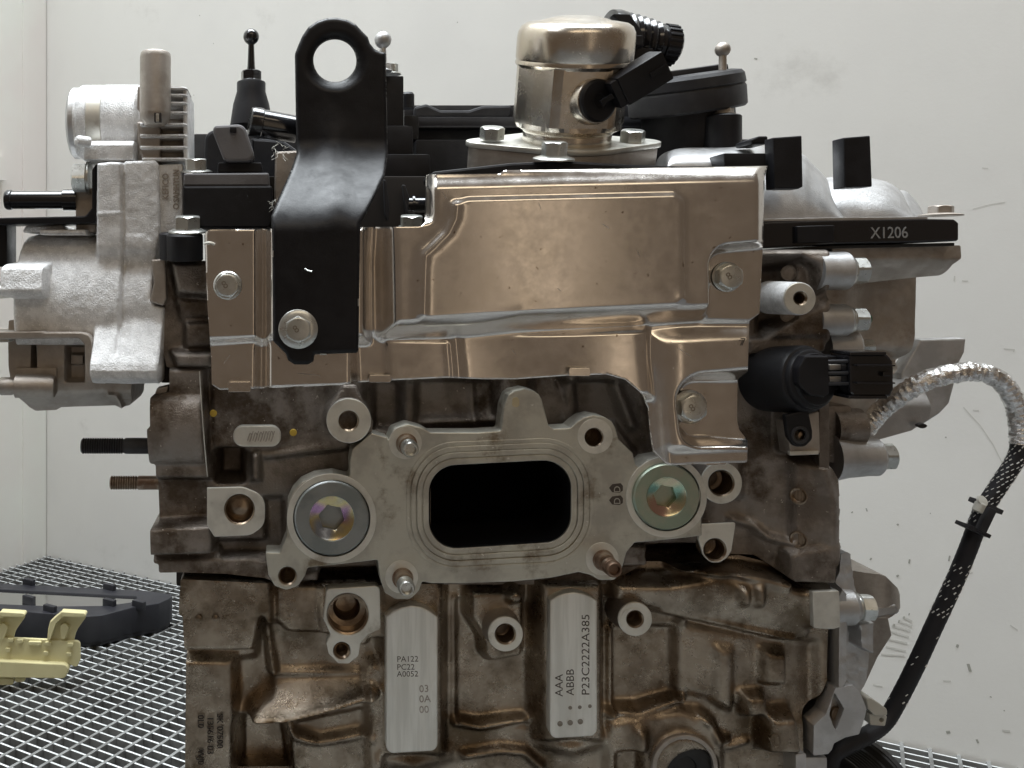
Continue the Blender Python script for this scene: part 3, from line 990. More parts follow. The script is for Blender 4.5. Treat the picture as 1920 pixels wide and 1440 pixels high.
# ---------------- cam carrier (head top), seen left and right of the heat shield
R = Relief(rp([(306, 489), (420, 489), (700, 470), (1380, 470), (1420, 468), (1560, 468), (1560, 640), (1548, 660), (1404, 663), (1380, 690), (330, 694), (310, 690), (300, 640), (308, 560)], 3, 3), 18, 2.6)
R.h[:] = 24
R.poly([(318, 489), (420, 489), (420, 560), (330, 552)], 12, 12)
R.poly([(330, 560), (400, 560), (400, 596), (338, 600)], 20, 14)
R.poly([(345, 604), (400, 604), (400, 650), (346, 655)], 16, 10)
R.poly([(318, 660), (400, 660), (400, 692), (330, 690)], 13, 10)
R.poly([(1500, 478), (1562, 478), (1562, 545), (1545, 550), (1535, 500)], 14, 8)
R.poly([(1420, 468), (1562, 468), (1562, 480), (1420, 482)], 15, 8)
R.poly([(1410, 500), (1470, 500), (1470, 620), (1410, 620)], 34, 24)
R.poly([(1500, 590), (1562, 560), (1562, 640), (1440, 640), (1450, 615)], 18, 20)
R.poly([(1404, 634), (1550, 630), (1550, 662), (1404, 664)], 20, 6)
R.ridge([(1470, 478), (1484, 480)], 8, 6, 20)
R.smooth(3)
R.rough(0.8, 50)
R.rough(0.12, 9)
car = part("cam_carrier", R.geo(back=75), M_cast, E, 55)
g = Geo()
g.add(plate(circ(1500, 560, 30, 40), -8, 2, 0.4, [circ(1501, 559, 13, 30)]), 0)
g.add(lathe([(33, -110), (31, -3), (29, -2)], P(1500, 560, -8), (0, -1, 0), k(-8), 40, cap1=False), 1)
g.add(threaded(1501, 559, -8, 18, 10, 40, chamfer=3), 2)
part("boss", g, [M_mach, M_bright, M_bore], car, 35, "long round lug with a bright side right of the heat shield")
for px, py in ((1478, 512), (1476, 590)):
    part("casting_mark", lathe([(13, 0), (14.5, 1.2), (12.5, 1.6), (11.5, 0.4), (0, 0.4)], P(px, py, 22), (0, -1, 0), k(22), 30), M_cast, car)

# ---------------- heat shield
sh = [(798, 327, 6), (937, 326), (946, 319), (1440, 311), (1434, 330), (1431, 450), (1424, 588, 4), (1405, 602), (1402, 698, 4), (1383, 712), (1382, 788), (1386, 806), (1402, 826, 8), (1401, 867, 4), (1300, 870), (1250, 873, 24), (1224, 845), (1219, 811), (1215, 765), (1200, 735), (1172, 712), (1137, 702), (1067, 704), (968, 711), (907, 711), (837, 708), (720, 714), (669, 717), (640, 722), (491, 728), (412, 731, 14), (397, 721), (396, 668), (389, 575), (383, 438, 8), (391, 431), (506, 429), (640, 426), (789, 425, 8), (797, 415)]
RS = Relief(rp(sh, 0, 6), -18, 2.2)
RS.h[:] = -10
LOW, UP, FLAP = -8, -24, -16
RS.h[:] = LOW
RS.poly([(380, 420), (488, 420), (488, 640), (380, 648)], FLAP, 22)
RS.poly([(380, 640), (484, 640), (484, 740), (380, 740)], -12, 18)
RS.poly([(500, 420), (690, 420), (690, 640), (500, 640)], -22, 24)
RS.poly([(500, 632), (664, 632), (664, 730), (500, 735)], -18, 18)
RS.poly([(697, 420), (712, 420), (712, 620), (697, 620)], -10, 34)
RS.poly([(722, 400), (800, 400), (800, 300), (1450, 300), (1450, 592), (1330, 592), (1190, 600), (980, 608), (880, 618), (726, 624)], UP, 46)
RS.poly([(724, 640), (842, 640), (842, 730), (724, 730)], -10, 8)
RS.poly([(842, 628), (1180, 612), (1180, 730), (842, 730)], lambda X, Y, h: -12 + 3.0 * np.cos((X - 880) / 330 * 3.14159), 14)
RS.ridge([(852, 640), (852, 720)], 10, 2.4, -10)
RS.poly([(1180, 618), (1440, 604), (1440, 900), (1200, 900)], lambda X, Y, h: -12 - 5.0 * sstep(1170, 1260, X), 60)
# S-shaped bead and the raised middle panel
RS.poly([(852, 380, 10), (850, 408), (838, 434), (812, 460), (792, 478), (788, 600), (1000, 585), (1270, 572), (1284, 560), (1284, 376), (1270, 363), (880, 372)], -25.8, 13)
RS.ridge([(852, 386), (850, 408), (838, 434), (815, 458), (795, 474), (790, 500), (789, 585)], 10, 1.1, -24)
RS.ridge([(806, 622), (900, 612), (980, 588), (1270, 573), (1282, 562)], 12, 0.7, -24)
# recesses under the two right-hand bolts
RS.poly(rp([(1318, 468, 34), (1450, 456), (1450, 602), (1320, 602)], 0, 8), -13, 14)
RS.poly(rp([(1252, 708, 46), (1440, 690), (1440, 824), (1266, 824, 30)], 0, 8), -3, 22)
RS.poly([(1250, 842), (1450, 834), (1450, 890), (1250, 890)], -14, 14)
# rolled top edge
yt = 326 - (RS.X - 798) * 0.024
RS.h += np.where((RS.X > 780) & (RS.Y < 400), 4.2 * (1 - sstep(0, 34, RS.Y - (VPY + (yt - VPY) * 0.955))) ** 1.5, 0)
RS.h += 0.09 * np.sin(RS.X / 90 + RS.Y / 140) + 0.03 * np.sin(RS.X / 37 - RS.Y / 60)
RS.smooth(3)
RS.edge(3, 0.25)
RS.rough(0.04, 110)
# the outline was traced at one depth: carry each rim point to the depth it really has
wgt = 1 - sstep(0, 70, -RS.sd)
fz_ = 1 + wgt * ((525 + RS.h) / 507 - 1)
RS.X, RS.Y = VPX + (RS.X - VPX) * fz_, VPY + (RS.Y - VPY) * fz_
shield = part("heat_shield", RS.geo(thick=0.8), M_shield, E, 50)
part("edge_tab", plate(rp([(428, 716), (470, 716), (470, 735), (428, 735)], 3), -14.5, 1.0, 0.15), M_shield, shield)
part("edge_tab", plate(rp([(692, 703), (733, 703), (733, 717), (692, 717)], 3), -12.5, 1.0, 0.15), M_shield, shield)
part("edge_tab", plate(rp([(1067, 690), (1107, 690), (1107, 705), (1067, 705)], 3), -16.5, 1.0, 0.15), M_shield, shield)
part("edge_tab", plate(rp([(1324, 857), (1362, 855), (1362, 871), (1324, 873)], 3), -10.5, 1.0, 0.15), M_shield, shield)
bolt_y(427, 535, -16.8, 24, 12, shield, fr=1.12, fh=4, rot=0.2)
bolt_y(1363, 519, -14, 25, 14, shield, fr=1.12, fh=4, rot=0.5)
bolt_y(1293, 763, -4, 27, 16, shield, fr=1.18, fh=5, rot=0.5)
part("edge_curl", tube(spline([P(383, 457, -17), P(392, 455, -18), P(402, 458, -17.5)], 5), 0.0007, 8), M_mach, shield)
g = Geo().add(text("7", 1388, 648, -17.6, 14, 0, 0.15))
part("etched_mark", g, M_ink, shield)

# light scratches and rub marks in the sheet
g = Geo()
for a_ in (cI((205, 965), (225, 935), (245, 910)), [(1257, 640), (1275, 655), (1296, 668)], [(1262, 690), (1300, 712)], [(830, 300 + 60), (836, 372)], [(1130, 420), (1142, 428)], [(1195, 470), (1199, 480)], [(960, 655), (966, 664)], [(560, 700), (600, 704)], [(715, 640), (760, 634), (800, 632)], [(1010, 380), (1014, 392)], [(1045, 540), (1052, 546)]):
    pp_ = []
    for x, y in a_:
        d_ = np.hypot(RS.X - (VPX + (x - VPX) * 0.97), RS.Y - (VPY + (y - VPY) * 0.97))
        ii_ = np.unravel_index(np.argmin(d_), d_.shape)
        pp_.append(P(x, y, RS.h[ii_] - 0.02))
    g.add(tube(pp_, 0.00016, 5))
o = part("scratches", g, M_dull, shield, 0)
o["kind"] = "stuff"

# ---------------- black lifting bracket
br = [(556, 92), (560, 82), (567, 66), (578, 50), (594, 39), (612, 33), (632, 32), (652, 36), (668, 45), (681, 59), (690, 68), (694, 80), (703, 91), (712, 95), (724, 98), (728, 290), (722, 330), (690, 395), (676, 420), (673, 640), (672, 662, 5), (590, 665), (588, 678), (578, 684, 8), (552, 684, 8), (540, 676), (536, 664), (524, 652, 10), (512, 640), (510, 440), (508, 405), (520, 376), (545, 320), (556, 288), (553, 100)]


def brdepth(X, Y):
    t = sstep(258.0, 436.0, Y)
    return 4 - 36 * t


RB = Relief(rp(br, 3, 4), 0, 2.4, holes=[circ(629, 109, 41, 48)])
# the outline was read at depth 0; keep it where the photo has it while the plate bends
RB.h = brdepth(RB.X, RB.Y)
f_ = 1 + RB.h / 1000 / D
RB.X, RB.Y = VPX + (RB.X - VPX) * f_, VPY + (RB.Y - VPY) * f_
hx_, hy_ = toq((629, 109), 4)
dd_ = np.hypot(RB.X - hx_, RB.Y - hy_)
RB.h += 3.2 * (1 - sstep(40, 66, dd_)) * sstep(-30, 60, RB.Y - hy_) + 1.2 * (1 - sstep(40, 56, dd_))
bend_c = 1.25 * np.exp(-((RB.X - (VPX + (628 - VPX) * 0.99)) / 26) ** 2) * sstep(190, 300, RB.Y) * (1 - sstep(380, 460, RB.Y))
RB.h -= 2.4 * bend_c
RB.edge(9, 1.8)
RB.rough(0.12, 26)
bracket = part("lifting_bracket", RB.geo(thick=4.5), M_bpaint, E, 50)
bolt_y(559, 617, -31.6, 26, 20, bracket, fr=1.42, fh=6, rot=0.5, label="wide-flanged bolt low on the black lifting bracket")
for a_ in (((512, 470, -31.5), (512, 482, -31.5)), ((672, 560, -31.4), (672, 574, -31.4)), ((600, 664, -31.2), (612, 664, -31.2)), ):
    part("paint_chip", tube([P(*q_) for q_ in a_], 0.0004, 6), M_zinc, bracket)
part("paint_chip", tube([P(571, 504, -32.3), P(578, 508, -32.5), P(585, 509, -32.3)], 0.0005, 6), M_zinc, bracket)

# ---------------- cylinder block
bo = [(340, 1082), (499, 1090), (560, 1092), (800, 1092), (1150, 1092), (1215, 1062), (1290, 1062), (1400, 1050), (1456, 1064), (1492, 1094), (1522, 1108), (1574, 1106), (1576, 1180), (1572, 1192), (1570, 1240), (1569, 1290), (1556, 1320), (1530, 1350), (1524, 1370), (1522, 1600), (345, 1600), (348, 1230), (344, 1152), (336, 1146)]
R = Relief(rp(bo, 3, 3), 20, 2.6, holes=[circ(*c_) for c_ in ((650, 1149, 38), (641, 1219, 18), (948, 1187, 22), (1191, 1160, 20))])
R.h[:] = 30
R.poly([(330, 1075), (510, 1085), (515, 1180), (490, 1160), (478, 1225), (330, 1225)], 16, 10)
R.poly([(330, 1236), (443, 1238), (443, 1620), (330, 1620)], 22, 8)
R.poly([(443, 1230), (480, 1225), (495, 1160), (508, 1158), (510, 1270), (470, 1310), (446, 1330)], 36, 22)
R.poly([(445, 1350), (530, 1350), (545, 1440), (540, 1620), (445, 1620)], 58, 24, 30)
R.poly([(515, 1095), (610, 1095), (610, 1190), (575, 1190), (540, 1188), (516, 1165)], 18, 10)
R.poly([(512, 1168), (530, 1190), (575, 1192), (600, 1186), (640, 1255), (690, 1250), (690, 1266), (520, 1268)], 31, 12)
R.ridge([(500, 1160), (503, 1200), (512, 1262)], 7, 10, 26, 3)
R.poly([(518, 1270), (690, 1268), (704, 1300), (690, 1312), (540, 1345), (470, 1350), (470, 1330), (510, 1305)], lambda X, Y, h: 32 - 18 * sstep(VPY + (1262 - VPY) * 1.04, VPY + (1345 - VPY) * 1.04, Y + (X - 560) * 0.12), 9, 22)
R.ridge([(520, 1268), (600, 1266), (690, 1263)], 5, 4, 24)
R.ridge([(478, 1349), (560, 1342), (640, 1319), (704, 1300)], 7, 5, 18)
R.poly([(545, 1352), (700, 1318), (690, 1375), (600, 1385), (560, 1375)], 34, 10)
R.ridge([(532, 1348), (556, 1380), (600, 1394), (690, 1376)], 8, 7, 28)
R.poly([(545, 1398), (690, 1386), (690, 1620), (545, 1620)], 30, 16)
R.poly([(600, 1096), (722, 1090), (722, 1210), (690, 1220), (600, 1190)], 14, 10)
R.disc(650, 1150, 52, 13, 8)
R.poly([(688, 1185), (722, 1180), (722, 1260), (700, 1262), (676, 1230)], 30, 12)
R.ridge([(700, 1250), (704, 1620)], 16, 9, 26, 3)
R.poly([(714, 1100), (836, 1100), (836, 1424), (720, 1424)], 15, 26)
R.poly([(712, 1080), (830, 1085), (812, 1150), (730, 1150)], 17, 16)
R.ridge([(720, 1430), (780, 1440), (835, 1425)], 18, 5, 22)
R.poly([(1012, 1090), (1136, 1090), (1136, 1396), (1016, 1396)], 14, 26)
R.ridge([(1028, 1400), (1080, 1412), (1130, 1396)], 18, 6, 20)
R.poly([(850, 1120), (985, 1120), (985, 1355), (850, 1352)], 33, 8)
R.ridge([(852, 1120), (852, 1350)], 4, 4, 30)
R.ridge([(856, 1356), (900, 1362), (985, 1352)], 7, 9, 26)
R.poly([(856, 1368), (980, 1366), (985, 1410), (856, 1410)], 30, 12)
R.ridge([(872, 1418), (940, 1408), (985, 1412), (1016, 1440)], 7, 7, 26)
R.poly([(880, 1106), (985, 1106), (985, 1235), (930, 1246), (905, 1200), (880, 1160)], 18, 16)
R.disc(968, 1121, 15, 10, 8)
R.poly([(905, 1190), (938, 1190), (936, 1240), (922, 1246), (908, 1232)], 20, 10)
R.poly([(1150, 1090), (1250, 1090), (1340, 1075), (1500, 1100), (1545, 1108), (1530, 1215), (1460, 1200), (1240, 1150), (1150, 1130)], lambda X, Y, h: 12 + 14 * np.clip((Y - (VPY + (1090 + (X - 1240) * 0.06 - VPY) * 1.03)) / 120, -0.6, 1) ** 2, 20)
R.poly([(1228, 1152), (1250, 1142), (1500, 1200), (1500, 1212), (1400, 1190)], 15, 10)
R.poly([(1275, 1062), (1330, 1070), (1420, 1076), (1500, 1096), (1480, 1112), (1380, 1086), (1275, 1080)], 10, 6)
R.poly([(1395, 1108), (1412, 1108), (1412, 1140), (1395, 1140)], 6, 12)
R.poly([(1425, 1104), (1440, 1104), (1440, 1142), (1425, 1142)], 6, 12)
R.poly([(1140, 1170), (1276, 1170), (1276, 1318), (1200, 1332), (1138, 1332)], 34, 8)
R.ridge([(1142, 1176), (1142, 1330)], 5, 7, 30)
R.ridge([(1277, 1160), (1277, 1306)], 7, 9, 28)
R.ridge([(1138, 1334), (1200, 1334), (1276, 1312)], 8, 11, 26)
R.poly([(1284, 1180), (1560, 1225), (1560, 1380), (1284, 1310)], lambda X, Y, h: 26 + 8 * np.clip((X - 1380) / 190, 0, 1.2) ** 2, 20)
R.poly([(1345, 1215), (1376, 1220), (1376, 1340), (1345, 1320)], 22, 20)
R.poly([(1436, 1222), (1480, 1228), (1480, 1290), (1436, 1286)], 20, 12)
R.poly([(1398, 1308), (1440, 1306), (1446, 1345), (1404, 1352)], 18, 14)
R.poly([(1446, 1348), (1500, 1346), (1512, 1420), (1440, 1420)], 14, 14)
R.poly([(1140, 1352), (1280, 1330), (1330, 1350), (1360, 1400), (1360, 1620), (1140, 1620)], 22, 20)
R.ridge([(1316, 1342), (1340, 1362), (1350, 1390), (1372, 1396)], 6, 6, 22)
R.ridge([(1372, 1412), (1412, 1400)], 4, 5, 22)
R.ridge([(1200, 1375), (1200, 1440)], 12, 6, 22)
R.poly([(1148, 1402), (1196, 1396), (1196, 1460), (1148, 1460)], 30, 12)
R.disc(1285, 1440, 60, 18, 6)
R.disc(1285, 1440, 52, 34, 4)
R.poly([(1518, 1098), (1580, 1098), (1580, 1182), (1520, 1182)], 11, 8)
R.smooth(5)
R.rough(0.8, 70)
R.rough(0.12, 9)
block = part("cylinder_block", R.geo(back=75), M_block, E, 55)


def nameplate(name, x0, y0, x1, y1, mm, arc):
    top = [(x0, y0 + arc)] + [(x0 + (x1 - x0) * t, y0 + arc * (2 * t - 1) ** 2) for t in (0.15, 0.3, 0.5, 0.7, 0.85)] + [(x1, y0 + arc)]
    return part(name, plate(rp(top + [(x1, y1, 14), (x0, y1 + 6, 14)], 0, 6), mm, 9, 0.9), M_pad, block, 30)


pd = nameplate("marking_pad", 724, 1135, 821, 1408, 8, 22)
g = Geo()
for s_, yy in (("PA122", 1241), ("PC22", 1256), ("A0052", 1269)):
    g.add(text(s_, 744, yy, 8, 10.5, 1, 0.08))
part("etched_text", g, M_ink, pd := pd, 0)
g = Geo()
for s_, yy in (("03", 1298), ("0A", 1317), ("00", 1337)):
    g.add(text(s_, 786, yy, 8, 13, 3, 0.25))
part("cast_text", g, M_dull, pd, 0)
pd = nameplate("marking_pad", 1031, 1110, 1120, 1380, 8, 16)
g = Geo()
g.add(text("AAA", 1055, 1306, 8, 14.5, 90, 0.08))
g.add(text("ABBB", 1076, 1304, 8, 14.5, 90, 0.08))
g.add(text("P23C2222A385", 1105, 1304, 8, 14.5, 90, 0.08, 1.14))
part("etched_text", g, M_ink, pd, 0)
g = Geo()
for px, py, r in ((1069, 1327, 3.6), (1087, 1326, 3.6), (1106, 1324, 3.6), (1050, 1357, 5.2), (1069, 1355, 5.2), (1088, 1353, 5.2)):
    g.add(lathe([(r, 0.3), (r * 0.8, 0.8), (r * 0.5, 0.4), (0, 0.2)], P(px, py, 8), (0, -1, 0), k(8), 16))
part("punch_mark", g, M_zincd, pd, 40)
g = Geo()
for s_, x_, y_ in (("SK 07500", 407, 1338), ("135616 03", 389, 1343), ("0L0", 371, 1340), ("WJ0", 371, 1404)):
    g.add(text(s_, x_, y_, 20.7, 11.5, -90, 0.5, 1.0, 0.0))
part("etched_text", g, mat("burnt_etch", (0.018, 0.012, 0.009), 0.0, 0.7), block, 0)
for px in (373, 404):
    part("casting_nub", lathe([(7, 0), (6, 3), (0, 5)], P(px, 1159, 15.5), (0, -1, 0), k(16), 16), M_block, block, 50)
g = Geo()
g.add(plate(rp([(612, 1104), (712, 1098), (714, 1180), (690, 1190), (676, 1206), (672, 1230), (654, 1245), (634, 1244), (616, 1226), (612, 1205), (620, 1190), (606, 1160)], 8), 9, 8, 0.6, [circ(652, 1151, 39, 40), circ(641, 1220, 16, 30)]), 0)
g.add(lathe([(39, 0), (36, -2), (36, -34), (26, -36), (20, -46), (20, -70), (0, -72)], P(652, 1151, 9), (0, -1, 0), k(9), 40, cap0=False), 1)
g.add(threaded(641, 1220, 9, 18, 11.5, 30, chamfer=4), 1)
part("boss", g, [M_mach, M_bore], block, 35, "double lug with one large bore and a small threaded hole below it")
boss("boss", 948, 1189, 6, 33, 17, 42, 40, block, m=M_mach, side=M_dull)
boss("boss", 1191, 1161, 6, 32, 14, 60, 40, block, turns=6, m=M_mach)
part("ground_ring", plate(circ(1188, 1165, 25, 40), 5.7, 0.5, 0.1, [circ(1191, 1161, 17, 30)]), M_mach, block, 30)
part("rubber_plug", lathe([(50, -20), (50, 0), (46, 3), (30, 3.5), (20, 0), (18, -4), (0, -4)], P(1287, 1440, 20), (0, -1, 0), k(20), 48), M_rubber, block, 30)
part("plug_rim", plate(circ(1285, 1440, 62, 60), 15, 3, 0.6, [circ(1285, 1440, 53, 60)]), M_dull, block, 30)
part("machined_lug", plate(rp([(1524, 1110), (1574, 1108), (1576, 1176), (1562, 1180), (1526, 1178)], 3), 8, 4, 0.4), M_mach, block, 30)
for px, py in ((1500, 1156), (1453, 1388)):
    part("casting_mark", lathe([(11, 0), (13, 2.2), (11.5, 2.8), (10, 0.5), (0, 0.5)], P(px, py, 21 if px > 1480 else 14.5), (0, -1, 0), k(20), 30, sx=0.75), M_block, block)

# ---------------- high-pressure pump and its flange on top of the head
TA = Vector((0.0, -0.30, 0.954)).normalized()          # the top of the engine leans towards the viewer


def tilt(a, b=0.0):
    return Vector((b, -math.sin(math.radians(a)), math.cos(math.radians(a)))).normalized()


def planprism(pts, s, cen, thick, bev):
    """outline in plan (px along x, px towards the back), extruded along the tilted axis; cen = middle of the top face"""
    u = Vector((1, 0, 0))
    v = TA.cross(u)
    M = Matrix.Translation(Vector(cen) - TA * (thick / 2)) @ Matrix((u, v, TA)).transposed().to_4x4()
    return prism([[(x * s, y * s) for x, y in pts]], thick, bev, M)


sp = k(55)
pump = part("fuel_pump", [], M_steel) if False else None
base = P(1061, 272, 55)
fuel = part("fuel_pump", lathe([(79, -6), (78, 22), (82, 28), (96, 36), (101, 44), (101, 146)], base, TA, sp, 72,
    lambda r, t, i: r if i < 4 else min(r, r * 0.905 / math.cos((t + math.pi / 6 + math.pi / 6) % (math.pi / 3) - math.pi / 6))), M_steel, E, 11)
part("pump_cap", lathe([(99, 143), (101, 146), (103.5, 149), (103.5, 153), (102, 156), (103.5, 160), (103.5, 196), (102, 206), (97, 216), (88, 222), (70, 225), (60, 226), (52, 229), (36, 233), (18, 235), (0, 235.5)], base, TA, sp, 72), M_steel, fuel, 30)
part("neck_ring", lathe([(79, 2), (80, 4), (80, 24), (79, 26)], base, TA, sp, 72), M_steel, fuel, 30)
sd_ = Vector((0.34, -0.93, -0.10)).normalized()
e0 = P(1121, 189, 14)
part("solenoid", lathe([(41, -95), (44, -92), (44, -8), (42, -4), (38, -3)], e0, sd_, k(14), 48), M_steel, fuel, 30)
part("collar", lathe([(45, -72), (49, -70), (49, -66), (45, -64)], e0, sd_, k(14), 48), M_bpaint, fuel, 30)
g = Geo().add(lathe([(38, -6), (40, -4), (40, 3), (36, 6), (14, 6), (12, 4), (0, 4)], e0, sd_, k(14), 48))
ad = (P(1232, 127, 14) - P(1135, 186, 14)).normalized()
an = sd_.cross(ad).normalized()
g.add(box(P(1190, 151, 14) + sd_ * 0.0005, (0.034, 0.0165, 0.014), (ad, an, ad.cross(an)), 0.0018))
g.add(box(P(1196, 147, 14) + sd_ * 0.001, (0.030, 0.0178, 0.0155), (ad, an, ad.cross(an)), 0.0015))
g.add(box(P(1212, 137, 14) + sd_ * 0.009, (0.010, 0.003, 0.002), (ad, an, ad.cross(an)), 0.0005))
g.add(box(P(1133, 187, 10) + sd_ * 0.002, (0.008, 0.003, 0.002), (ad, an, ad.cross(an)), 0.0005))
part("connector", g, M_plast, fuel, 30)
for x0, y0, x1, y1 in ((1036, 170, 1050, 182), (1053, 178, 1062, 173)):
    part("paint_mark", tube([P(x0, y0, 21.5 if x0 < 1050 else 17), P((x0 + x1) / 2, (y0 + y1) / 2 + 2, 21), P(x1, y1, 21.5 if x0 < 1050 else 17)], 0.0011, 8), M_yel, fuel)
plan = hull([(0, 0, 112), (-150, 0, 32), (150, 0, 32)])
ft = P(1056, 264, 55)
pf = part("pump_flange", planprism(plan, sp, ft, 0.0032, 0.0005), M_mach, E, 30)
part("pump_tower", planprism([(x * 0.97, y * 0.97) for x, y in plan], sp, ft - TA * 0.0034, 0.03, 0.0005), M_dull, pf, 30)
for px, py in ((922, 262), (1185, 268)):
    c = P(px, py, 52)
    bolt_at(c, TA, 23 * sp, 22 * sp, 0, 2 * sp, pf, rot=0.3 if px < 1000 else 0.1)
bolt_at(P(1038, 300, 2), tilt(12), 24 * k(2), 26 * k(2), 38 * k(2), 8 * k(2), E, rot=0.45)
part("shield_gasket", [plate(rp([(808, 322), (880, 314), (960, 305), (1060, 301), (1180, 308), (1300, 312), (1430, 316), (1430, 340), (808, 340)], 10), 2, 30, 1.5)], M_plast)

# black corrugated cap behind the pump
ca = Vector((0.93, 0.10, -0.10)).normalized()
cb = P(1160, 72, 95)
sc_ = k(95)
pr = [(30, -24), (50, -22), (52, -10), (50, 4), (46, 8), (49, 12), (45, 20), (48, 26), (42, 34), (46, 40), (40, 48), (44, 54), (38, 62), (41, 68), (34, 74), (34, 80), (37, 82), (37, 108), (33, 112), (0, 112)]
cap = part("corrugated_cap", lathe(pr, cb, ca, sc_, 40), M_gloss, E, 30)
g = Geo()
for j in range(20):
    a = 2 * math.pi * j / 20
    u_, v_, a_ = frame(ca)
    c = cb + ca * (96 * sc_) + (u_ * math.cos(a) + v_ * math.sin(a)) * 37 * sc_
    g.add(box(c, (24 * sc_, 5 * sc_, 4 * sc_), (ca, (v_ * math.cos(a) - u_ * math.sin(a)), (u_ * math.cos(a) + v_ * math.sin(a))), 0.0003))
part("grip_ridges", g, M_plast, cap, 30)
g = Geo()
g.add(plate(rp(cD((985, 85), (1100, 90), (1185, 205), (1190, 300), (1130, 300), (1105, 230), (1010, 110)), 3), 72, 8, 0.6))
g.add(plate(rp(cD((1110, 225), (1185, 225), (1185, 290), (1130, 290)), 3), 68, 8, 0.6))
g.add(plate(rp(cD((1040, 230), (1150, 300), (1250, 310), (1300, 400), (1060, 420)), 5), 82, 20, 0.8))
part("lock_clip", g, M_plast, cap, 30)

# oil filler cap on its neck
oa = Vector((-0.14, -0.16, 0.97)).normalized()
oc = P(1286, 178, 95)
so = k(95)
oil = part("oil_filler_cap", lathe([(70, -34), (99, -32), (103, -28), (103, 4), (101, 8), (100, 9), (103, 12), (101, 28), (96, 34), (80, 37), (0, 38)], oc, oa, so, 64), M_plastg, E, 28)
part("filler_neck", lathe([(84, -150), (82, -30), (60, -30)], oc, oa, so, 48), M_plast, oil, 30)
part("grip_bar", box(oc + oa * 38 * so, (150 * so, 40 * so, 20 * so), (Vector((1, 0, 0.14)).normalized(), oa.cross(Vector((1, 0, 0.14)).normalized()), oa), 0.003), M_plastg, oil, 30)

# ball studs
def ball_stud(px, y_ball, rb, y_neck, rs, y_hex0, y_hex1, rh, mm, m, post, mp, label):
    s = k(mm)
    zb = lambda y: -(y - VPY) * s
    c = P(px, 0, mm)
    c.z = 0
    n = 12
    pr = []
    for j in range(n + 1):
        a = math.pi * j / n
        r = rb * math.sin(a)
        h = (VPY - y_ball) + rb * math.cos(a)
        if j > n * 0.6 and r < rs:
            break
        pr.append((r, h))
    pr = [(rs * 1.3, VPY - y_hex0), (rs * 1.1, VPY - y_neck - 4), (rs, VPY - y_neck + 10), (rs * 0.85, pr[-1][1] - 2)] + pr[::-1]
    pr.insert(0, (rh * 0.8, VPY - y_hex0 - 1))
    o = part("ball_stud", lathe(pr, c, (0, 0, 1), s, 28), m, E, 35, label)
    g = Geo()
    for q in hexhead(Vector((c.x, c.y, zb(y_hex1))), (0, 0, 1), rh * s, (y_hex1 - y_hex0) * s, rh * 1.1 * s, 2 * s, rot=0.3):
        g.add(q)
    part("hex_collar", g, m, o, 30)
    if post:
        part("post", lathe([(r, VPY - y) for r, y in post], c, (0, 0, 1), s, 32), mp, o, 35)
    return o


ball_stud(471, 69, 15, 120, 6.5, 135, 153, 20, 75, M_gloss, [(27, 250), (27, 240), (40, 236), (34, 196), (27, 172), (27, 156), (26, 154)][1:], M_plast, "black ball stud on a black tapered post")
ball_stud(1355, 93, 14, 184, 8, 202, 215, 20, 70, M_dull, [(33, 300), (33, 220), (31, 218)], M_plast, "grey steel ball stud right of the oil cap")
ball_stud(718, 75, 16, 118, 7, 122, 134, 16, 62, M_grey, None, None, "silver ball stud behind the lifting bracket")

# rear valve cover, black plastic
vc = part("valve_cover", [pbox(757, 196, 1212, 222, 150, 280, 3), pbox(755, 218, 1208, 240, 130, 280, 3), pbox(770, 236, 1206, 330, 136, 280, 2), pbox(360, 250, 800, 400, 150, 280, 3), pbox(1200, 260, 1420, 330, 150, 280, 3)], M_plastg, E, 30)
part("cover_panel", pbox(780, 262, 960, 330, 112, 135, 1), M_plast, vc, 30)
part("cover_flange", pbox(757, 216, 786, 262, 120, 135, 2), M_plast, vc, 30)
part("cover_rib", [pbox(780, 236, 1206, 240, 125, 136, 1), plate(rp([(776, 200), (800, 194), (826, 206), (880, 206), (905, 198), (960, 196), (960, 222), (776, 222)], 8), 145, 10, 2)], M_plastg, vc, 30)
part("vent_knob", lathe([(13, 0), (13, 26), (10, 30), (0, 31)], P(764, 204, 120), (0, 0, 1), k(120), 20), M_plast, vc, 35)
part("coil_tower", pbox(690, 142, 757, 300, 66, 110, 1.2), M_plast, vc, 30)
bolt_at(P(735, 140, 75), (0, 0, 1), 0.0042, 0.0055, 0.0058, 0.0012, vc)
part("stepped_housing", [pbox(690, 234, 776, 300, 58, 110, 4), pbox(690, 288, 808, 345, 46, 110, 3), pbox(690, 330, 798, 430, 52, 110, 2)], M_plast, vc, 30)
part("hose_stub", [lathe([(18, 0), (18, 90), (15, 92)], P(758, 387, 40), (1, 0, 0), k(40), 28), lathe([(22, 14), (22, 18), (15, 18)], P(758, 387, 40), (1, 0, 0), k(40), 28)], M_gloss, vc, 30)
part("clip_fin", [plate(rp(cC((1230, 1150), (1248, 1160), (1270, 1340), (1260, 1440), (1240, 1380)), 2), 32, 4, 0.5), plate(rp(cC((1350, 1185), (1372, 1190), (1398, 1270), (1390, 1370), (1375, 1370)), 2), 32, 4, 0.5)], M_plastg, vc, 30)
bolt_at(P(771, 428, 2), tilt(10), 23 * k(2), 20 * k(2), 26 * k(2), 4 * k(2), E, rot=0.6)

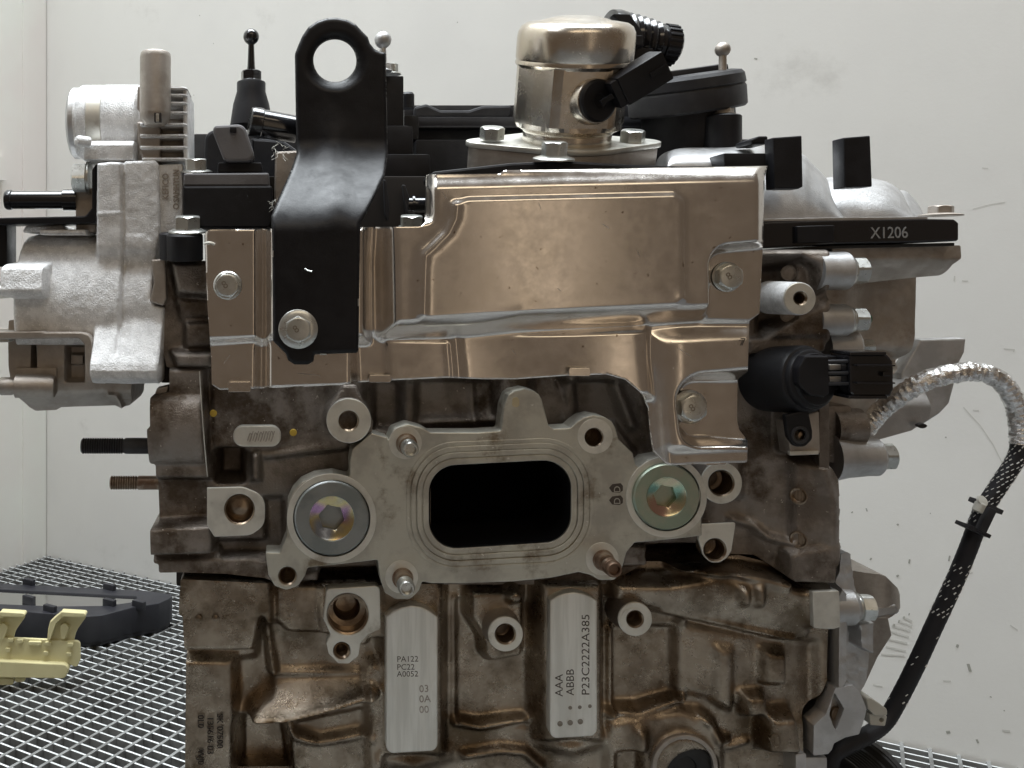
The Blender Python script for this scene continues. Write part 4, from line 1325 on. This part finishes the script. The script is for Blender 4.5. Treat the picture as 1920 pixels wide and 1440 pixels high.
# ---------------- right end: two-humped cast cover, gasket, housing
def dome(xs_y, yb, rows, mm_ref):
    """half shell: silhouette [(px,py)] at depth mm_ref, base row yb; rows = [(mm, fraction of the height)]"""
    V, Fc = [], []
    n = len(xs_y)
    xc = sum(x for x, y in xs_y) / n
    for mm, q in rows:
        s = k(min(mm, mm_ref + 30))
        for x, y in xs_y:
            yy = yb + (y - yb) * q
            xx = xc + (x - xc) * (0.93 + 0.07 * q)
            V.append(Vector(((xx - VPX) * s, mm / 1000, -(yy - VPY) * s)))
    for i in range(len(rows) - 1):
        for j in range(n - 1):
            a = i * n + j
            Fc.append((a, a + 1, a + n + 1, a + n))
    return V, Fc


def arc_rows(m0, m1, m2, n=10):
    r = []
    for i in range(n + 1):
        a = math.pi / 2 * i / n
        r.append((m0 + (m1 - m0) * (1 - math.cos(a)), math.sin(a)))
    return r + [(m2, 1.0), (m2 + 20, 0)]


def smooth_line(pts, n=5):
    return [(p.x, p.y) for p in spline([Vector((x, y, 0)) for x, y in pts], n)]


s1 = smooth_line([(1395, 412), (1396, 300), (1420, 282), (1470, 276), (1506, 290), (1523, 307), (1547, 331), (1561, 354), (1576, 384), (1588, 412)])
s2 = smooth_line([(1530, 412), (1532, 345), (1560, 332), (1600, 331), (1637, 335), (1666, 342), (1690, 360), (1708, 390), (1718, 412)])
s3 = smooth_line([(1640, 412), (1645, 365), (1692, 357), (1713, 372), (1727, 392), (1735, 412)])
ec = part("end_cover", [dome(s1, 412, arc_rows(30, 78, 170), 60), dome(s2, 412, arc_rows(38, 92, 170), 70), dome(s3, 412, arc_rows(60, 110, 180), 90)], M_grey, E, 50)
part("cover_plate", [dome(smooth_line([(1246, 312), (1252, 288), (1275, 278), (1340, 276), (1430, 274), (1445, 312)]), 312, arc_rows(36, 70, 140), 60)], M_grey, ec, 50)
part("plastic_block", Geo().add(plate(rp([(1449, 258), (1504, 254), (1506, 350), (1498, 354), (1452, 354)], 2), 14, 10, 0.8)), M_plast, ec, 30)
part("plastic_block", Geo().add(plate(rp([(1582, 258), (1632, 254), (1636, 350), (1584, 352)], 2), 18, 12, 0.8)), M_plast, ec, 30)
part("plastic_block", pbox(1358, 287, 1436, 318, 20, 50, 1), M_plast, ec, 30)
part("bracket_arm", plate(rp([(1408, 262), (1424, 255), (1440, 255), (1440, 270), (1410, 270)], 3), 30, 20, 0.8), M_plast, ec, 30)
gk = part("gasket_flange", plate(rp([(1400, 418), (1560, 413), (1740, 410), (1790, 411, 8), (1798, 418, 5), (1798, 452, 5), (1740, 454), (1560, 458), (1400, 468)], 2), 24, 90, 1.0), M_gloss, E, 30)
part("raised_block", plate(rp([(1495, 424), (1565, 422), (1565, 454), (1495, 456)], 2), 21, 6, 0.6), M_plast, gk, 30)
part("raised_text", text("X1206", 1632, 447, 23.9, 21, 1, 0.3, 0.86), mat("worn_grey_print", (0.30, 0.30, 0.30), 0, 0.5), gk, 0)
part("gasket_strip", plate(rp([(1400, 470), (1560, 460), (1790, 455), (1790, 461), (1560, 466), (1400, 476)], 1), 27, 80, 0.4), M_rubber, gk, 30)
part("foil_lip", plate(rp([(1400, 411), (1560, 408), (1740, 406), (1740, 411), (1400, 416)], 1), 26, 60, 0.3), M_grey, gk, 30)
bolt_at(P(1764, 405, 50), (0, 0, 1), 22 * k(50), 14 * k(50), 36 * k(50), 5 * k(50), gk, m=M_dull, rot=0.3)
R = Relief(rp([(1560, 462), (1802, 460, 3), (1802, 484, 4), (1790, 496), (1788, 516, 10), (1740, 520), (1640, 532), (1560, 540)], 3, 4), 34, 2.6)
R.h = 34 + 16 * sstep(480, 545, R.Y)
R.rough(0.6, 18)
hf = part("housing_flange", R.geo(back=150), M_dull, E, 50)
R = Relief(rp([(1540, 500), (1742, 516), (1739, 640), (1733, 662, 14), (1716, 692), (1680, 720), (1650, 790), (1620, 860), (1540, 880)], 3, 4), 62, 3)
R.h = 62 + 12 * sstep(1690, 1800, R.X)
R.ridge([(1600, 675), (1720, 680)], 16, -10, 62)
R.ridge([(1600, 720), (1680, 716)], 10, 5, 62)
R.rough(0.5, 20)
hs = part("end_housing", R.geo(back=170), M_dull, hf, 50)
part("paint_dot", lathe([(5, 0), (4, 1), (0, 1.4)], P(1631, 598, 61), (0, -1, 0), k(60), 14, sx=1.0, sy=1.6), M_green, hf)
# bolts whose heads point right
for px, py, rl, r, mm in ((1604, 508, 36, 22, 22), (1602, 600, 30, 20, 26), (1604, 650, 34, 12, 40)):
    s = k(mm)
    part("bolt_lug", lathe([(rl, -60), (rl, -4), (rl - 3, 0), (r, 0)], P(1588 if r > 15 else 1602, py, mm), (1, 0, 0), s, 32), M_grey, hf, 35)
    bolt_at(P(1588 if r > 15 else 1602, py, mm), (1, 0, 0), r * 1.2 * s, 26 * s, r * 1.3 * s, 7 * s, hf, rot=0.2)
s = k(45)
part("bolt_lug", lathe([(46, -90), (40, -60), (36, -20), (36, -4), (33, 0), (20, 0)], P(1645, 856, 45), (1, 0, 0), s, 36), M_grey, hf, 35)
bolt_at(P(1644, 856, 45), (1, 0.05, 0), 27 * s, 24 * s, 26 * s, 4 * s, hf, rot=0.2)
part("side_wall", [pbox(1536, 745, 1556, 885, 12, 60, 1.5), pbox(1553, 760, 1600, 870, 40, 70, 4), lathe([(36, 0), (34, 55), (28, 60)], P(1556, 800, 46), (1, 0, 0), k(46), 32)], M_cast, hf, 35)
# gearbox-side bracket
bk = part("gearbox_bracket", plate(rp([(1726, 637), (1812, 634, 3), (1809, 661), (1797, 684), (1789, 724), (1780, 757, 8), (1762, 776, 8), (1725, 800), (1690, 800), (1690, 700)], 2), 100, 12, 1.2), M_grey, E, 30)
R = Relief(rp([(1640, 815), (1690, 745), (1760, 715), (1762, 770), (1758, 789, 6), (1725, 811), (1650, 832)], 3), 70, 2.6)
R.h = 70 + 14 * sstep(1640, 1760, R.X) - 6 * sstep(760, 800, R.Y)
part("bracket_foot", R.geo(back=110), M_grey, bk, 50)
part("foot_hole", lathe([(9, 0), (9, -8), (0, -8)], P(1730, 799, 72), (0.1, -1, -0.2), k(72), 20, sy=0.5), M_dark, bk)

# oil control valve, black
ov = part("oil_control_valve", lathe([(64, -130), (64, -12), (61, -6), (57, -4), (57, 2), (55, 6), (52, 8), (49, 9), (47, 14), (42, 15), (0, 15)], P(1520, 711, -2), (0.30, -0.95, 0.10), k(-2), 56), M_plast, E, 28)
g = Geo()
g.add(plate(rp([(1497, 690, 20), (1510, 668), (1554, 668), (1556, 738), (1546, 745), (1520, 742), (1497, 722, 12)], 4), -14, 8, 0.8), 0)
part("valve_face", g, M_plast, ov, 30)
g = Geo()
for yy in (678, 700, 720):
    g.add(tube([P(1548, yy, -12), P(1598, yy - 1, -12), P(1604, yy + 3, -11)], 0.0010, 10))
g.add(pbox(1544, 672, 1550, 728, -12, 0, 0.6))
g.add(pbox(1596, 670, 1606, 730, -12, 6, 0.8))
part("contact_cage", g, M_plastg, ov, 35)
part("contact_pin", [pbox(1556, 684, 1594, 694, -6, 0, 0.5), pbox(1556, 706, 1594, 716, -6, 0, 0.5)], M_dull, ov, 30)
part("contact_bed", pbox(1546, 668, 1602, 732, -2, 10, 0.8), M_plast, ov, 30)
g = Geo()
g.add(plate(rp([(1592, 664), (1664, 664), (1674, 676, 8), (1676, 690), (1676, 730), (1670, 744), (1600, 744), (1594, 736)], 5), -14, 18, 1.2))
g.add(pbox(1594, 660, 1662, 666, -15, 4, 0.5))
g.add(pbox(1592, 742, 1664, 748, -15, 4, 0.5))
g.add(pbox(1608, 684, 1679, 687, -18, 2, 0.4))
g.add(pbox(1608, 717, 1679, 720, -18, 2, 0.4))
g.add(pbox(1656, 697, 1670, 706, -16.5, 0, 0.8))
part("connector", g, M_gloss, ov, 30)
part("mount_tab", plate(rp([(1472, 778), (1516, 768), (1524, 808, 14), (1524, 824, 14), (1510, 838, 14), (1490, 838, 14), (1478, 820, 8)], 4, 6), -3, 4, 0.8, [circ(1501, 816, 14, 30)]), M_plast, ov, 30)
part("tab_bush", plate(circ(1501, 816, 17, 30), -4, 2, 0.4, [circ(1501, 816, 11, 30)]), M_plastg, ov, 30)
part("tab_screw", lathe([(10, -4), (8, 2), (0, 3)], P(1504, 816, 0), (0, -1, 0), k(0), 20), M_bore, ov, 35)
part("mount_pad", plate(rp([(1474, 790), (1536, 770), (1538, 850), (1482, 852)], 3), 2, 12, 0.6), M_dull, head, 30)
part("pad_edge", plate([(1481, 847), (1535, 845), (1535, 852), (1482, 854)], 0.5, 3, 0.2), M_mach, head, 30)

# ---------------- right lower casing, bracket and pulley
R = Relief(rp([(1556, 1060), (1558, 1030), (1568, 1025), (1582, 1033, 8), (1590, 1052), (1593, 1077), (1603, 1100), (1608, 1117), (1628, 1140), (1630, 1224), (1624, 1277), (1614, 1296), (1600, 1320), (1540, 1380), (1540, 1100)], 3, 4), 40, 2.4)
R.h[:] = 40
R.poly([(1540, 1020), (1595, 1020), (1608, 1125), (1592, 1120), (1560, 1090)], 30, 6)
R.poly([(1520, 1080), (1576, 1098), (1590, 1112), (1590, 1280), (1578, 1300), (1520, 1330)], 22, 6)
R.poly([(1610, 1170), (1640, 1165), (1640, 1230), (1614, 1215)], 30, 6)
R.rough(0.6, 14)
cs = part("side_casing", R.geo(back=120), M_grey, E, 50)
s = k(30)
part("bolt_lug", lathe([(36, -50), (33, -10), (24, 0), (15, 0)], P(1606, 1138, 30), (1, -0.1, 0), s, 32), M_grey, cs, 35)
bolt_at(P(1606, 1138, 30), (1, -0.1, 0), 25 * s, 24 * s, 24 * s, 4 * s, cs, rot=0.1)
lug_o = [(1566, 1291), (1599, 1284), (1612, 1296), (1625, 1329), (1622, 1345), (1611, 1377), (1585, 1383), (1564, 1394), (1560, 1406), (1553, 1414), (1525, 1417), (1526, 1360), (1548, 1340), (1560, 1310)]
part("diamond_lug", plate(rp(lug_o, 3, 3), 22, 12, 0.25, [rp([(1564, 1297), (1583, 1329), (1567, 1371), (1555, 1341)], 2)]), M_grey, cs, 30)
part("lug_pocket", plate([(1552, 1290), (1590, 1290), (1590, 1380), (1548, 1380)], 28, 4, 0.2), M_dull, cs, 0)
part("pocket_screw", lathe([(14, 0), (13, 4), (0, 4)], P(1570, 1338, 27.5), (0, -1, 0), k(27), 24), M_bore, cs, 35)
g = Geo()
R = Relief(rp([(1585, 1065), (1623, 1064), (1634, 1067), (1650, 1082), (1663, 1092, 10), (1672, 1107), (1674, 1132), (1640, 1145), (1590, 1145)], 2, 4), 80, 2.6)
R.h = 80 + 14 * np.cos((R.X - VPX) / 45) * sstep(1640, 1700, R.X)
bkt = part("engine_bracket", R.geo(back=110), M_dull, E, 50)
part("bracket_flange", plate(rp([(1630, 1140), (1680, 1134), (1688, 1146, 3), (1683, 1152, 3), (1634, 1162)], 2), 66, 60, 1.2), M_grey, bkt, 30)
part("bracket_web", plate(rp([(1600, 1155), (1666, 1158), (1673, 1192, 6), (1647, 1232), (1620, 1290), (1600, 1290)], 3), 84, 14, 1), M_dull, bkt, 30)
# pulley at the bottom right: a ribbed wheel seen from the side
pa = Vector((0.84, 0.50, -0.05)).normalized()
pc = P(1600, 1500, 70)
spu = k(70)
pr = [(60, -78), (103, -78), (105, -76)]
for j in range(7):
    z = -72 + j * 8.5
    pr += [(105, z), (97, z + 3.5), (97, z + 4.2), (105, z + 7.5)]
pr += [(106, -8), (116, -4), (118, 0), (118, 16), (114, 20), (60, 20)]
pl = part("belt_pulley", lathe(pr, pc, pa, spu, 72), M_rubber, E, 25)
part("pulley_rim", lathe([(119, 0), (120, 1), (120, 14), (119, 15)], pc, pa, spu, 72), M_plastg, pl, 30)
part("sump_corner", [pbox(1492, 1414, 1512, 1600, 16, 60, 1), pbox(1508, 1420, 1552, 1600, 26, 70, 2)], M_grey, block, 30)

# ---------------- left end: finned motor housing (top), pump body (below)
def xlathe(prof, y, mm, sgn=1, seg=56, rf=None, sy=1):
    """profile [(radius px, photo column)] about an axis along the engine"""
    s = k(mm)
    c = P(VPX, y, mm)
    return lathe([(r, x - VPX) for r, x in prof], c, (1, 0, 0), s, seg, rf)


my, mm_ = 232, 62
mh = part("finned_housing", xlathe([(40, 139), (56, 139), (62, 143), (66, 150), (66, 154), (69, 156), (71, 160), (71, 172), (70, 173), (70, 201), (71.5, 202), (71.5, 262), (66, 268), (60, 352), (20, 354)], my, mm_), M_bright, E, 30)
part("cap_band", xlathe([(70, 174), (71.2, 175), (71.2, 200), (70, 201)], my, mm_), M_mach, mh, 30)
part("end_cap", xlathe([(30, 134), (52, 134), (62, 137), (66, 141), (66, 150)], my, mm_), M_grey, mh, 30)
part("lower_lug", [xprism(rp([(28, 262), (24, 272), (24, 300), (60, 306), (60, 258)], 3), 156, 250, 24, 1.0), lathe([(10, -22), (10, 0), (7, 6), (0, 8)], P(148, 264, 18), (-0.6, -0.7, 0), k(18), 24)], M_bright, mh, 35)
for yy, x0 in ((165, 300), (178, 300), (193, 306), (211, 300), (233, 262), (254, 262), (276, 262), (298, 266)):
    part("cooling_fin", plate(rp([(x0, yy - 2.6), (346, yy - 2.6, 10), (352, yy + 1, 3), (350, yy + 3), (x0, yy + 3)], 2), 22, 26, 0.6), M_bright, mh, 30)
part("fin_root", [plate(rp([(256, 228), (300, 228), (300, 306), (276, 306), (262, 290)], 4), 27, 30, 1), pbox(256, 160, 344, 304, 40, 90, 3)], M_dull, mh, 30)
part("fin_web", plate(rp([(343, 162, 4), (352, 170, 6), (353, 300), (344, 306)], 3), 23, 40, 1), M_bright, mh, 30)
part("hose_post", [lathe([(29, 0), (29, 104), (28, 112), (26.5, 114), (16, 114), (15, 110), (0, 110)], P(291, 212, 20), (0, 0.04, 1), k(20), 40), lathe([(29, 0), (29, -2), (27, -14), (18, -24), (0, -27)], P(291, 212, 20), (0, 0.04, 1), k(20), 40)], M_dull, mh, 35)
part("post_slot", pbox(289, 211, 302, 228, 10.2, 14, 0.3), M_dark, mh, 0)
part("post_key", pbox(292, 213, 298, 228, 9.9, 13, 0.3), M_zinc, mh, 0)

po = [(179, 305), (206, 302), (228, 303), (231, 300), (288, 298, 8), (295, 306, 4), (298, 436), (291, 470), (284, 510), (281, 560), (290, 573), (306, 577, 5), (304, 655), (302, 718, 4), (240, 720), (176, 717, 8), (172, 648), (12, 648), (10, 500), (14, 462), (26, 440, 10), (50, 432), (118, 434), (172, 436, 10), (177, 420)]
RP = Relief(rp(po, 2, 4), 16, 2.2)
yq = lambda y, at=18: VPY + (y - VPY) * (1 + at / 525)
xq = lambda x, at=18: VPX + (x - VPX) * (1 + at / 525)
X_, Y_ = RP.X, RP.Y


def cylz(yc, rad, zc):
    d = (Y_ - yq(yc)) * S * 1000
    return zc - np.sqrt(np.maximum(rad * rad - d * d, 0.0))


def smin(a, b, kk):
    hh = np.clip(0.5 + 0.5 * (b - a) / kk, 0, 1)
    return b * (1 - hh) + a * hh - kk * hh * (1 - hh)


left = cylz(578, 45, 60) + 24 * sstep(34, 8, X_ - xq(0) + 0) 
left = cylz(578, 45, 60) + 22 * (1 - sstep(xq(10), xq(36), X_)) ** 2
right = cylz(575, 42, 60)
body = np.where(X_ < xq(228), left, right)
colm = np.where(X_ < xq(228), 19.0, 21.0) + 46 * sstep(yq(455), yq(600), Y_) + 40 * (1 - sstep(xq(160), xq(182), X_))
body = smin(body, colm, 9.0)
prf = np.interp(Y_, [yq(560), yq(578), yq(662), yq(676), yq(690), yq(704), yq(714), yq(722)], [60, 24, 4, 0.5, -1, 1, 7, 22])
prf = prf + 60 * (1 - sstep(xq(166), xq(180), X_))
body = smin(body, prf, 3.0)
lg = np.interp(Y_, [yq(488), yq(495), yq(503), yq(545), yq(556), yq(562)], [50, 16, 7, 4, 8, 50]) + 60 * sstep(xq(90), xq(98), X_)
body = smin(body, lg, 2.0)
RP.h = body
RP.ridge([(228, 300), (230, 420), (227, 560), (226, 660)], 2.6, -2.2, 18)
RP.ridge([(178, 402), (227, 399)], 2.5, 0.9, 18)
RP.poly([(232, 440), (270, 440, 8), (284, 452), (284, 470), (232, 470)], lambda X, Y, h: h - 0.7, 4, 18)
RP.smooth(1)
RP.edge(6, 1.5)
RP.rough(0.35, 12)
pb = part("pump_body", RP.geo(back=105), M_bright, E, 55)
tp = part("text_plate", plate(rp([(296, 309), (342, 307, 4), (343, 405), (344, 440), (298, 440)], 3), 24, 24, 0.8), M_bright, pb, 30)
g = Geo()
g.add(text("KEFICO", 316, 375, 24, 11.5, 90, 0.8, 0.88))
g.add(text("SAMHYUN", 336, 379, 24, 11.5, 90, 0.8, 0.78))
g.add(lathe([(5, 0), (5.5, 1.2), (3.8, 1.2), (3.6, 0), (0, 0)], P(330, 387, 24.1), (0, -1, 0), k(24), 20))
part("cast_text", g, M_dull, tp, 0)
bolt_at(P(170, 334, 34), (-1, 0, 0), 30 * k(34), 26 * k(34), 30 * k(34), 6 * k(34), pb, rot=0.1)
part("dark_bracket", plate(rp([(172, 318), (181, 306), (181, 414, 12), (172, 419, 6), (-40, 421), (-40, 409), (160, 405, 10), (172, 390)], 1), 22, 24, 0.8), M_bpaint, pb, 30)
part("dark_bracket_leg", plate(rp([(-12, 418), (13, 420), (13, 500), (-12, 500)], 1), 34, 20, 0.8), M_bpaint, pb, 30)
part("hose_pipe", xlathe([(14, 10), (17, 11), (19, 15), (19, 22), (17, 24), (17, 118), (20, 120), (20, 146)], 375, 40, seg=32), M_gloss, pb, 30)
part("pipe_root", pbox(141, 352, 180, 436, 36, 66, 2), M_dull, pb, 30)
part("top_boss", [plate(rp([(48, 424), (118, 422, 6), (124, 434), (40, 436)], 3), 36, 30, 1), plate(rp([(74, 430), (160, 430), (160, 440), (74, 440)], 2), 26, 30, 1)], M_bright, pb, 30)
part("stub_left", [lathe([(12, -60), (12, 30)], P(4, 546, 20), (1, 0, 0), k(20), 24)], M_zinc, pb, 30)
lp = [(-40, 622), (78, 621), (84, 623), (150, 623), (166, 626, 14), (172, 640), (175, 717), (160, 717), (158, 646), (148, 634, 10), (-40, 637)]
part("angle_bracket", plate(rp(lp, 5, 4), 8, 40, 0.8), M_dull, pb, 30)
R = Relief(rp([(18, 600), (170, 600), (176, 700), (250, 712), (246, 752), (240, 763, 6), (228, 766), (222, 771), (210, 764), (104, 768), (97, 774), (56, 776, 10), (46, 768), (36, 748), (28, 728), (22, 690)], 2, 3), 30, 2.6)
R.h = 30 - 6 * np.clip(1 - ((R.Y - (VPY + 170 * 1.05)) / 110) ** 2, 0, 1) + 14 * sstep(740, 790, R.Y)
R.poly([(64, 636), (70, 636), (72, 690), (66, 690)], 33, 5, 30)
R.poly([(128, 648), (160, 648), (160, 712), (128, 712)], 34, 6, 30)
R.poly([(132, 664), (158, 664), (158, 684), (132, 684)], 29, 5, 30)
R.ridge([(208, 738), (222, 740), (226, 768)], 4, 4, 30)
R.rough(0.5, 16)
part("lower_casing", R.geo(back=80), M_dull, pb, 50)
part("round_lug", [lathe([(22, -6), (22, 60), (20, 66), (12, 70)], P(36, 724, 14), (1, 0.06, -0.02), k(14), 36), lathe([(15, -36), (17, -33), (17, -14), (14, -6)], P(36, 724, 14), (1, 0, 0), k(14), 28), pbox(28, 690, 106, 712, 22, 40, 1)], M_dull, pb, 35)
part("shaft_stub", [pbox(-30, 634, 16, 642, 14, 30, 0.8), pbox(-30, 528, 8, 560, 24, 40, 2)], M_zinc, pb, 30)

# bolt and black cap on the cam carrier (left)
part("spacer_cap", [lathe([(33, 0), (34, 2), (34, 46), (31, 50), (0, 50)], P(347, 488, 4), tilt(6), k(4), 40), lathe([(32, 0), (33, 1), (33, 47), (30, 50), (0, 50)], P(332, 486, 14), tilt(6), k(14), 40)], M_plast, car, 30)
bolt_at(P(352, 436, 4), tilt(8), 26 * k(4), 24 * k(4), 36 * k(4), 7 * k(4), car, rot=0.4)
part("joint_face", plate(rp([(283, 487), (310, 484), (312, 560), (306, 574), (280, 566), (288, 530)], 4), 16, 30, 1), M_dull, car, 30)
part("gap_shade", pbox(302, 570, 326, 718, 30, 70, 1), M_dark, car, 0)  # dark box whose colour stands in for shade inside the gap
part("gasket_tail", plate(rp([(290, 740), (294, 728), (316, 724), (312, 738)], 2), 20, 10, 0.5), M_dull, head, 30)

# black sensor housing with its connector
sb = part("sensor_housing", plate(rp([(343, 349, 3), (511, 348, 6), (512, 414), (506, 428), (343, 428)], 2), 8, 60, 1.2), M_plast, E, 30)
part("lid", plate(rp([(344, 325, 4), (504, 324, 4), (506, 349), (343, 349)], 2), 10, 56, 1.0), M_greyp, sb, 30)
bolt_at(P(368, 323, 26), tilt(8), 22 * k(26), 20 * k(26), 30 * k(26), 5 * k(26), sb, rot=0.5)
part("connector_base", plate(rp([(407, 324), (409, 304, 4), (490, 304, 4), (494, 324)], 2), 20, 30, 0.8), M_plast, sb, 30)
q = cA((1365, 640, 26), (1375, 600, 30), (1570, 590, 18), (1650, 830, 14), (1440, 832, 14))
part("connector", plate(rp(q, 10), 14, 18, 1.6), M_greyp, sb, 30)
part("latch", pbox(431, 238, 443, 248, 12, 16, 0.4), M_plast, sb, 30)
part("rear_drum", [plate(rp([(384, 246, 20), (420, 240), (430, 330), (382, 330)], 4), 50, 40, 2), plate(rp([(470, 258), (530, 262), (556, 280), (556, 420), (470, 420)], 4), 60, 40, 2)], M_plastg, sb, 30)
part("hose_elbow", [lathe([(26, 0), (28, 2), (29, 6), (29, 22), (27, 24), (26, 90)], P(468, 228, 30), Vector((0.97, 0.16, -0.14)), k(30), 36), lathe([(24, 0), (23, 6), (0, 6)], P(468, 228, 30), Vector((0.97, 0.16, -0.14)), k(30), 36)], M_gloss, sb, 30)
part("side_block", plate(rp([(516, 284, 8), (560, 282), (560, 420), (512, 420)], 2), 18, 40, 1.2), M_dull, sb, 30)
g = Geo()
random.seed(5)
for cx_, cy_, n_, sc2 in ((520, 284, 14, 12), (508, 384, 14, 10)):
    for j in range(n_):
        a = random.uniform(0, 6.28)
        p0 = (cx_ + random.uniform(-sc2, sc2), cy_ + random.uniform(-sc2, sc2))
        pts = [P(p0[0] + math.cos(a + t * random.uniform(-1, 1)) * sc2 * t, p0[1] + math.sin(a) * sc2 * t, 6 + random.uniform(-3, 2)) for t in (0, 0.5, 1)]
        g.add(tube(spline(pts, 3), 0.00012, 5))
o = part("dust_fibres", g, M_clip, sb, 0)
o["kind"] = "stuff"

# ------------------------------------------------------------------ foil-wrapped cable with a woven sleeve
cab = thing("sensor_cable", "thin cable in silver foil and black woven sleeve looping beside the engine", "cable", P(1600, 1400, 60))
path1 = [P(1622, 806, 66), P(1650, 772, 62), P(1690, 740, 52), P(1735, 714, 46), P(1790, 700, 44), P(1840, 698, 46), P(1880, 718, 48), P(1905, 760, 50), P(1912, 800, 52), P(1913, 832, 52)]
fp = spline(path1, 14)
rnd = random.Random(2)
cr_ = [[rnd.uniform(-1, 1) for _ in range(20)] for _ in range(len(fp))]
rw = 17.5 * k(48)
part("foil_wrap", tube(fp, rw, 20, lambda i, j: rw * (1 + 0.055 * cr_[i][j] + 0.05 * math.sin(i * 1.9 + j * 0.9) + 0.04 * math.sin(i * 0.8 - j * 1.6))), M_foil, cab, 25)
path2 = [P(1913, 826, 52), P(1905, 860, 52), P(1872, 912, 52), P(1842, 960, 52), P(1815, 1030, 52), P(1790, 1090, 54), P(1752, 1172, 56), P(1716, 1250, 58), P(1680, 1320, 60), P(1655, 1358, 58), P(1620, 1382, 50), P(1580, 1402, 44), P(1560, 1420, 44), P(1552, 1470, 44)]
bp_ = spline(path2, 12)
rb_ = 14.5 * k(54)
sl = part("woven_sleeve", tube(bp_, rb_, 20, lambda i, j: rb_ * (1 + 0.03 * ((i + j) % 2))), M_braid, cab, 60)
# tracer threads: short white stitches winding round the sleeve, in the loose stretches
g = Geo()
lens = [0]
for a_, b_ in zip(bp_, bp_[1:]):
    lens.append(lens[-1] + (b_ - a_).length)
import bisect


def sleeve_pt(sl_, ang):
    i = min(max(bisect.bisect(lens, sl_) - 1, 0), len(bp_) - 2)
    t = (sl_ - lens[i]) / max(lens[i + 1] - lens[i], 1e-9)
    p = bp_[i].lerp(bp_[i + 1], t)
    tg = (bp_[i + 1] - bp_[i]).normalized()
    u = Vector((0, -1, 0))
    u = (u - tg * u.dot(tg)).normalized()
    return p + (u * math.cos(ang) + tg.cross(u) * math.sin(ang)) * rb_ * 1.02


L_ = lens[-1]
s_ = 0.0
row = 0
while s_ < L_ * 0.8:
    f_ = s_ / L_
    dens = 0.72 if f_ < 0.24 else (0.5 if 0.32 < f_ < 0.46 else 0.06)
    for j in range(10):
        if rnd.random() < dens:
            ang = 2 * math.pi * (j + 0.5 * (row % 2)) / 10 + rnd.uniform(-.12, .12)
            p0 = sleeve_pt(s_, ang)
            p1 = sleeve_pt(s_ + 0.0016, ang + 0.16)
            g.add(tube([p0, (p0 + p1) / 2, p1], rnd.uniform(0.00022, 0.00040), 5))
    s_ += 0.0027
    row += 1
o = part("tracer_stitches", g, M_fleck, sl, 0)
o["kind"] = "stuff"
da = (P(1822, 1010, 52) - P(1858, 935, 52)).normalized()
na = Vector((0, -1, 0))
ta = da.cross(na).normalized()
g = Geo()
g.add(box(P(1848, 948, 46), (0.003, 0.012, 0.0135), (da, na, ta), 0.0005))
g.add(box(P(1824, 992, 46), (0.0025, 0.012, 0.0145), (da, na, ta), 0.0005))
g.add(box(P(1848, 975, 40), (0.016, 0.004, 0.005), (da, na, ta), 0.0008))
part("clip_jaw", g, M_plastg, cab, 30)
g = Geo()
g.add(lathe([(0, 9), (6, 8.5), (9, 7), (9.5, -8), (7, -11), (0, -12)], P(1835, 952, 36), da, k(36), 24))
g.add(lathe([(0, 5), (10, 4), (11, 0), (6, -2)], P(1840, 940, 36), (0.3, -1, 0.5), k(36), 24))
part("clip_button", g, M_clip, cab, 30)
da = (P(1640, 1372, 52) - P(1672, 1318, 52)).normalized()
g = Geo()
g.add(plate(rp([(1622, 1302, 6), (1648, 1318), (1664, 1330, 8), (1664, 1342), (1640, 1342), (1628, 1330)], 3), 34, 14, 0.6))
g.add(plate(rp([(1630, 1338), (1664, 1342), (1660, 1362), (1632, 1360)], 3), 36, 12, 0.5, [circ(1653, 1350, 4, 14)]))
part("cable_clip", g, M_clip, cab, 30)
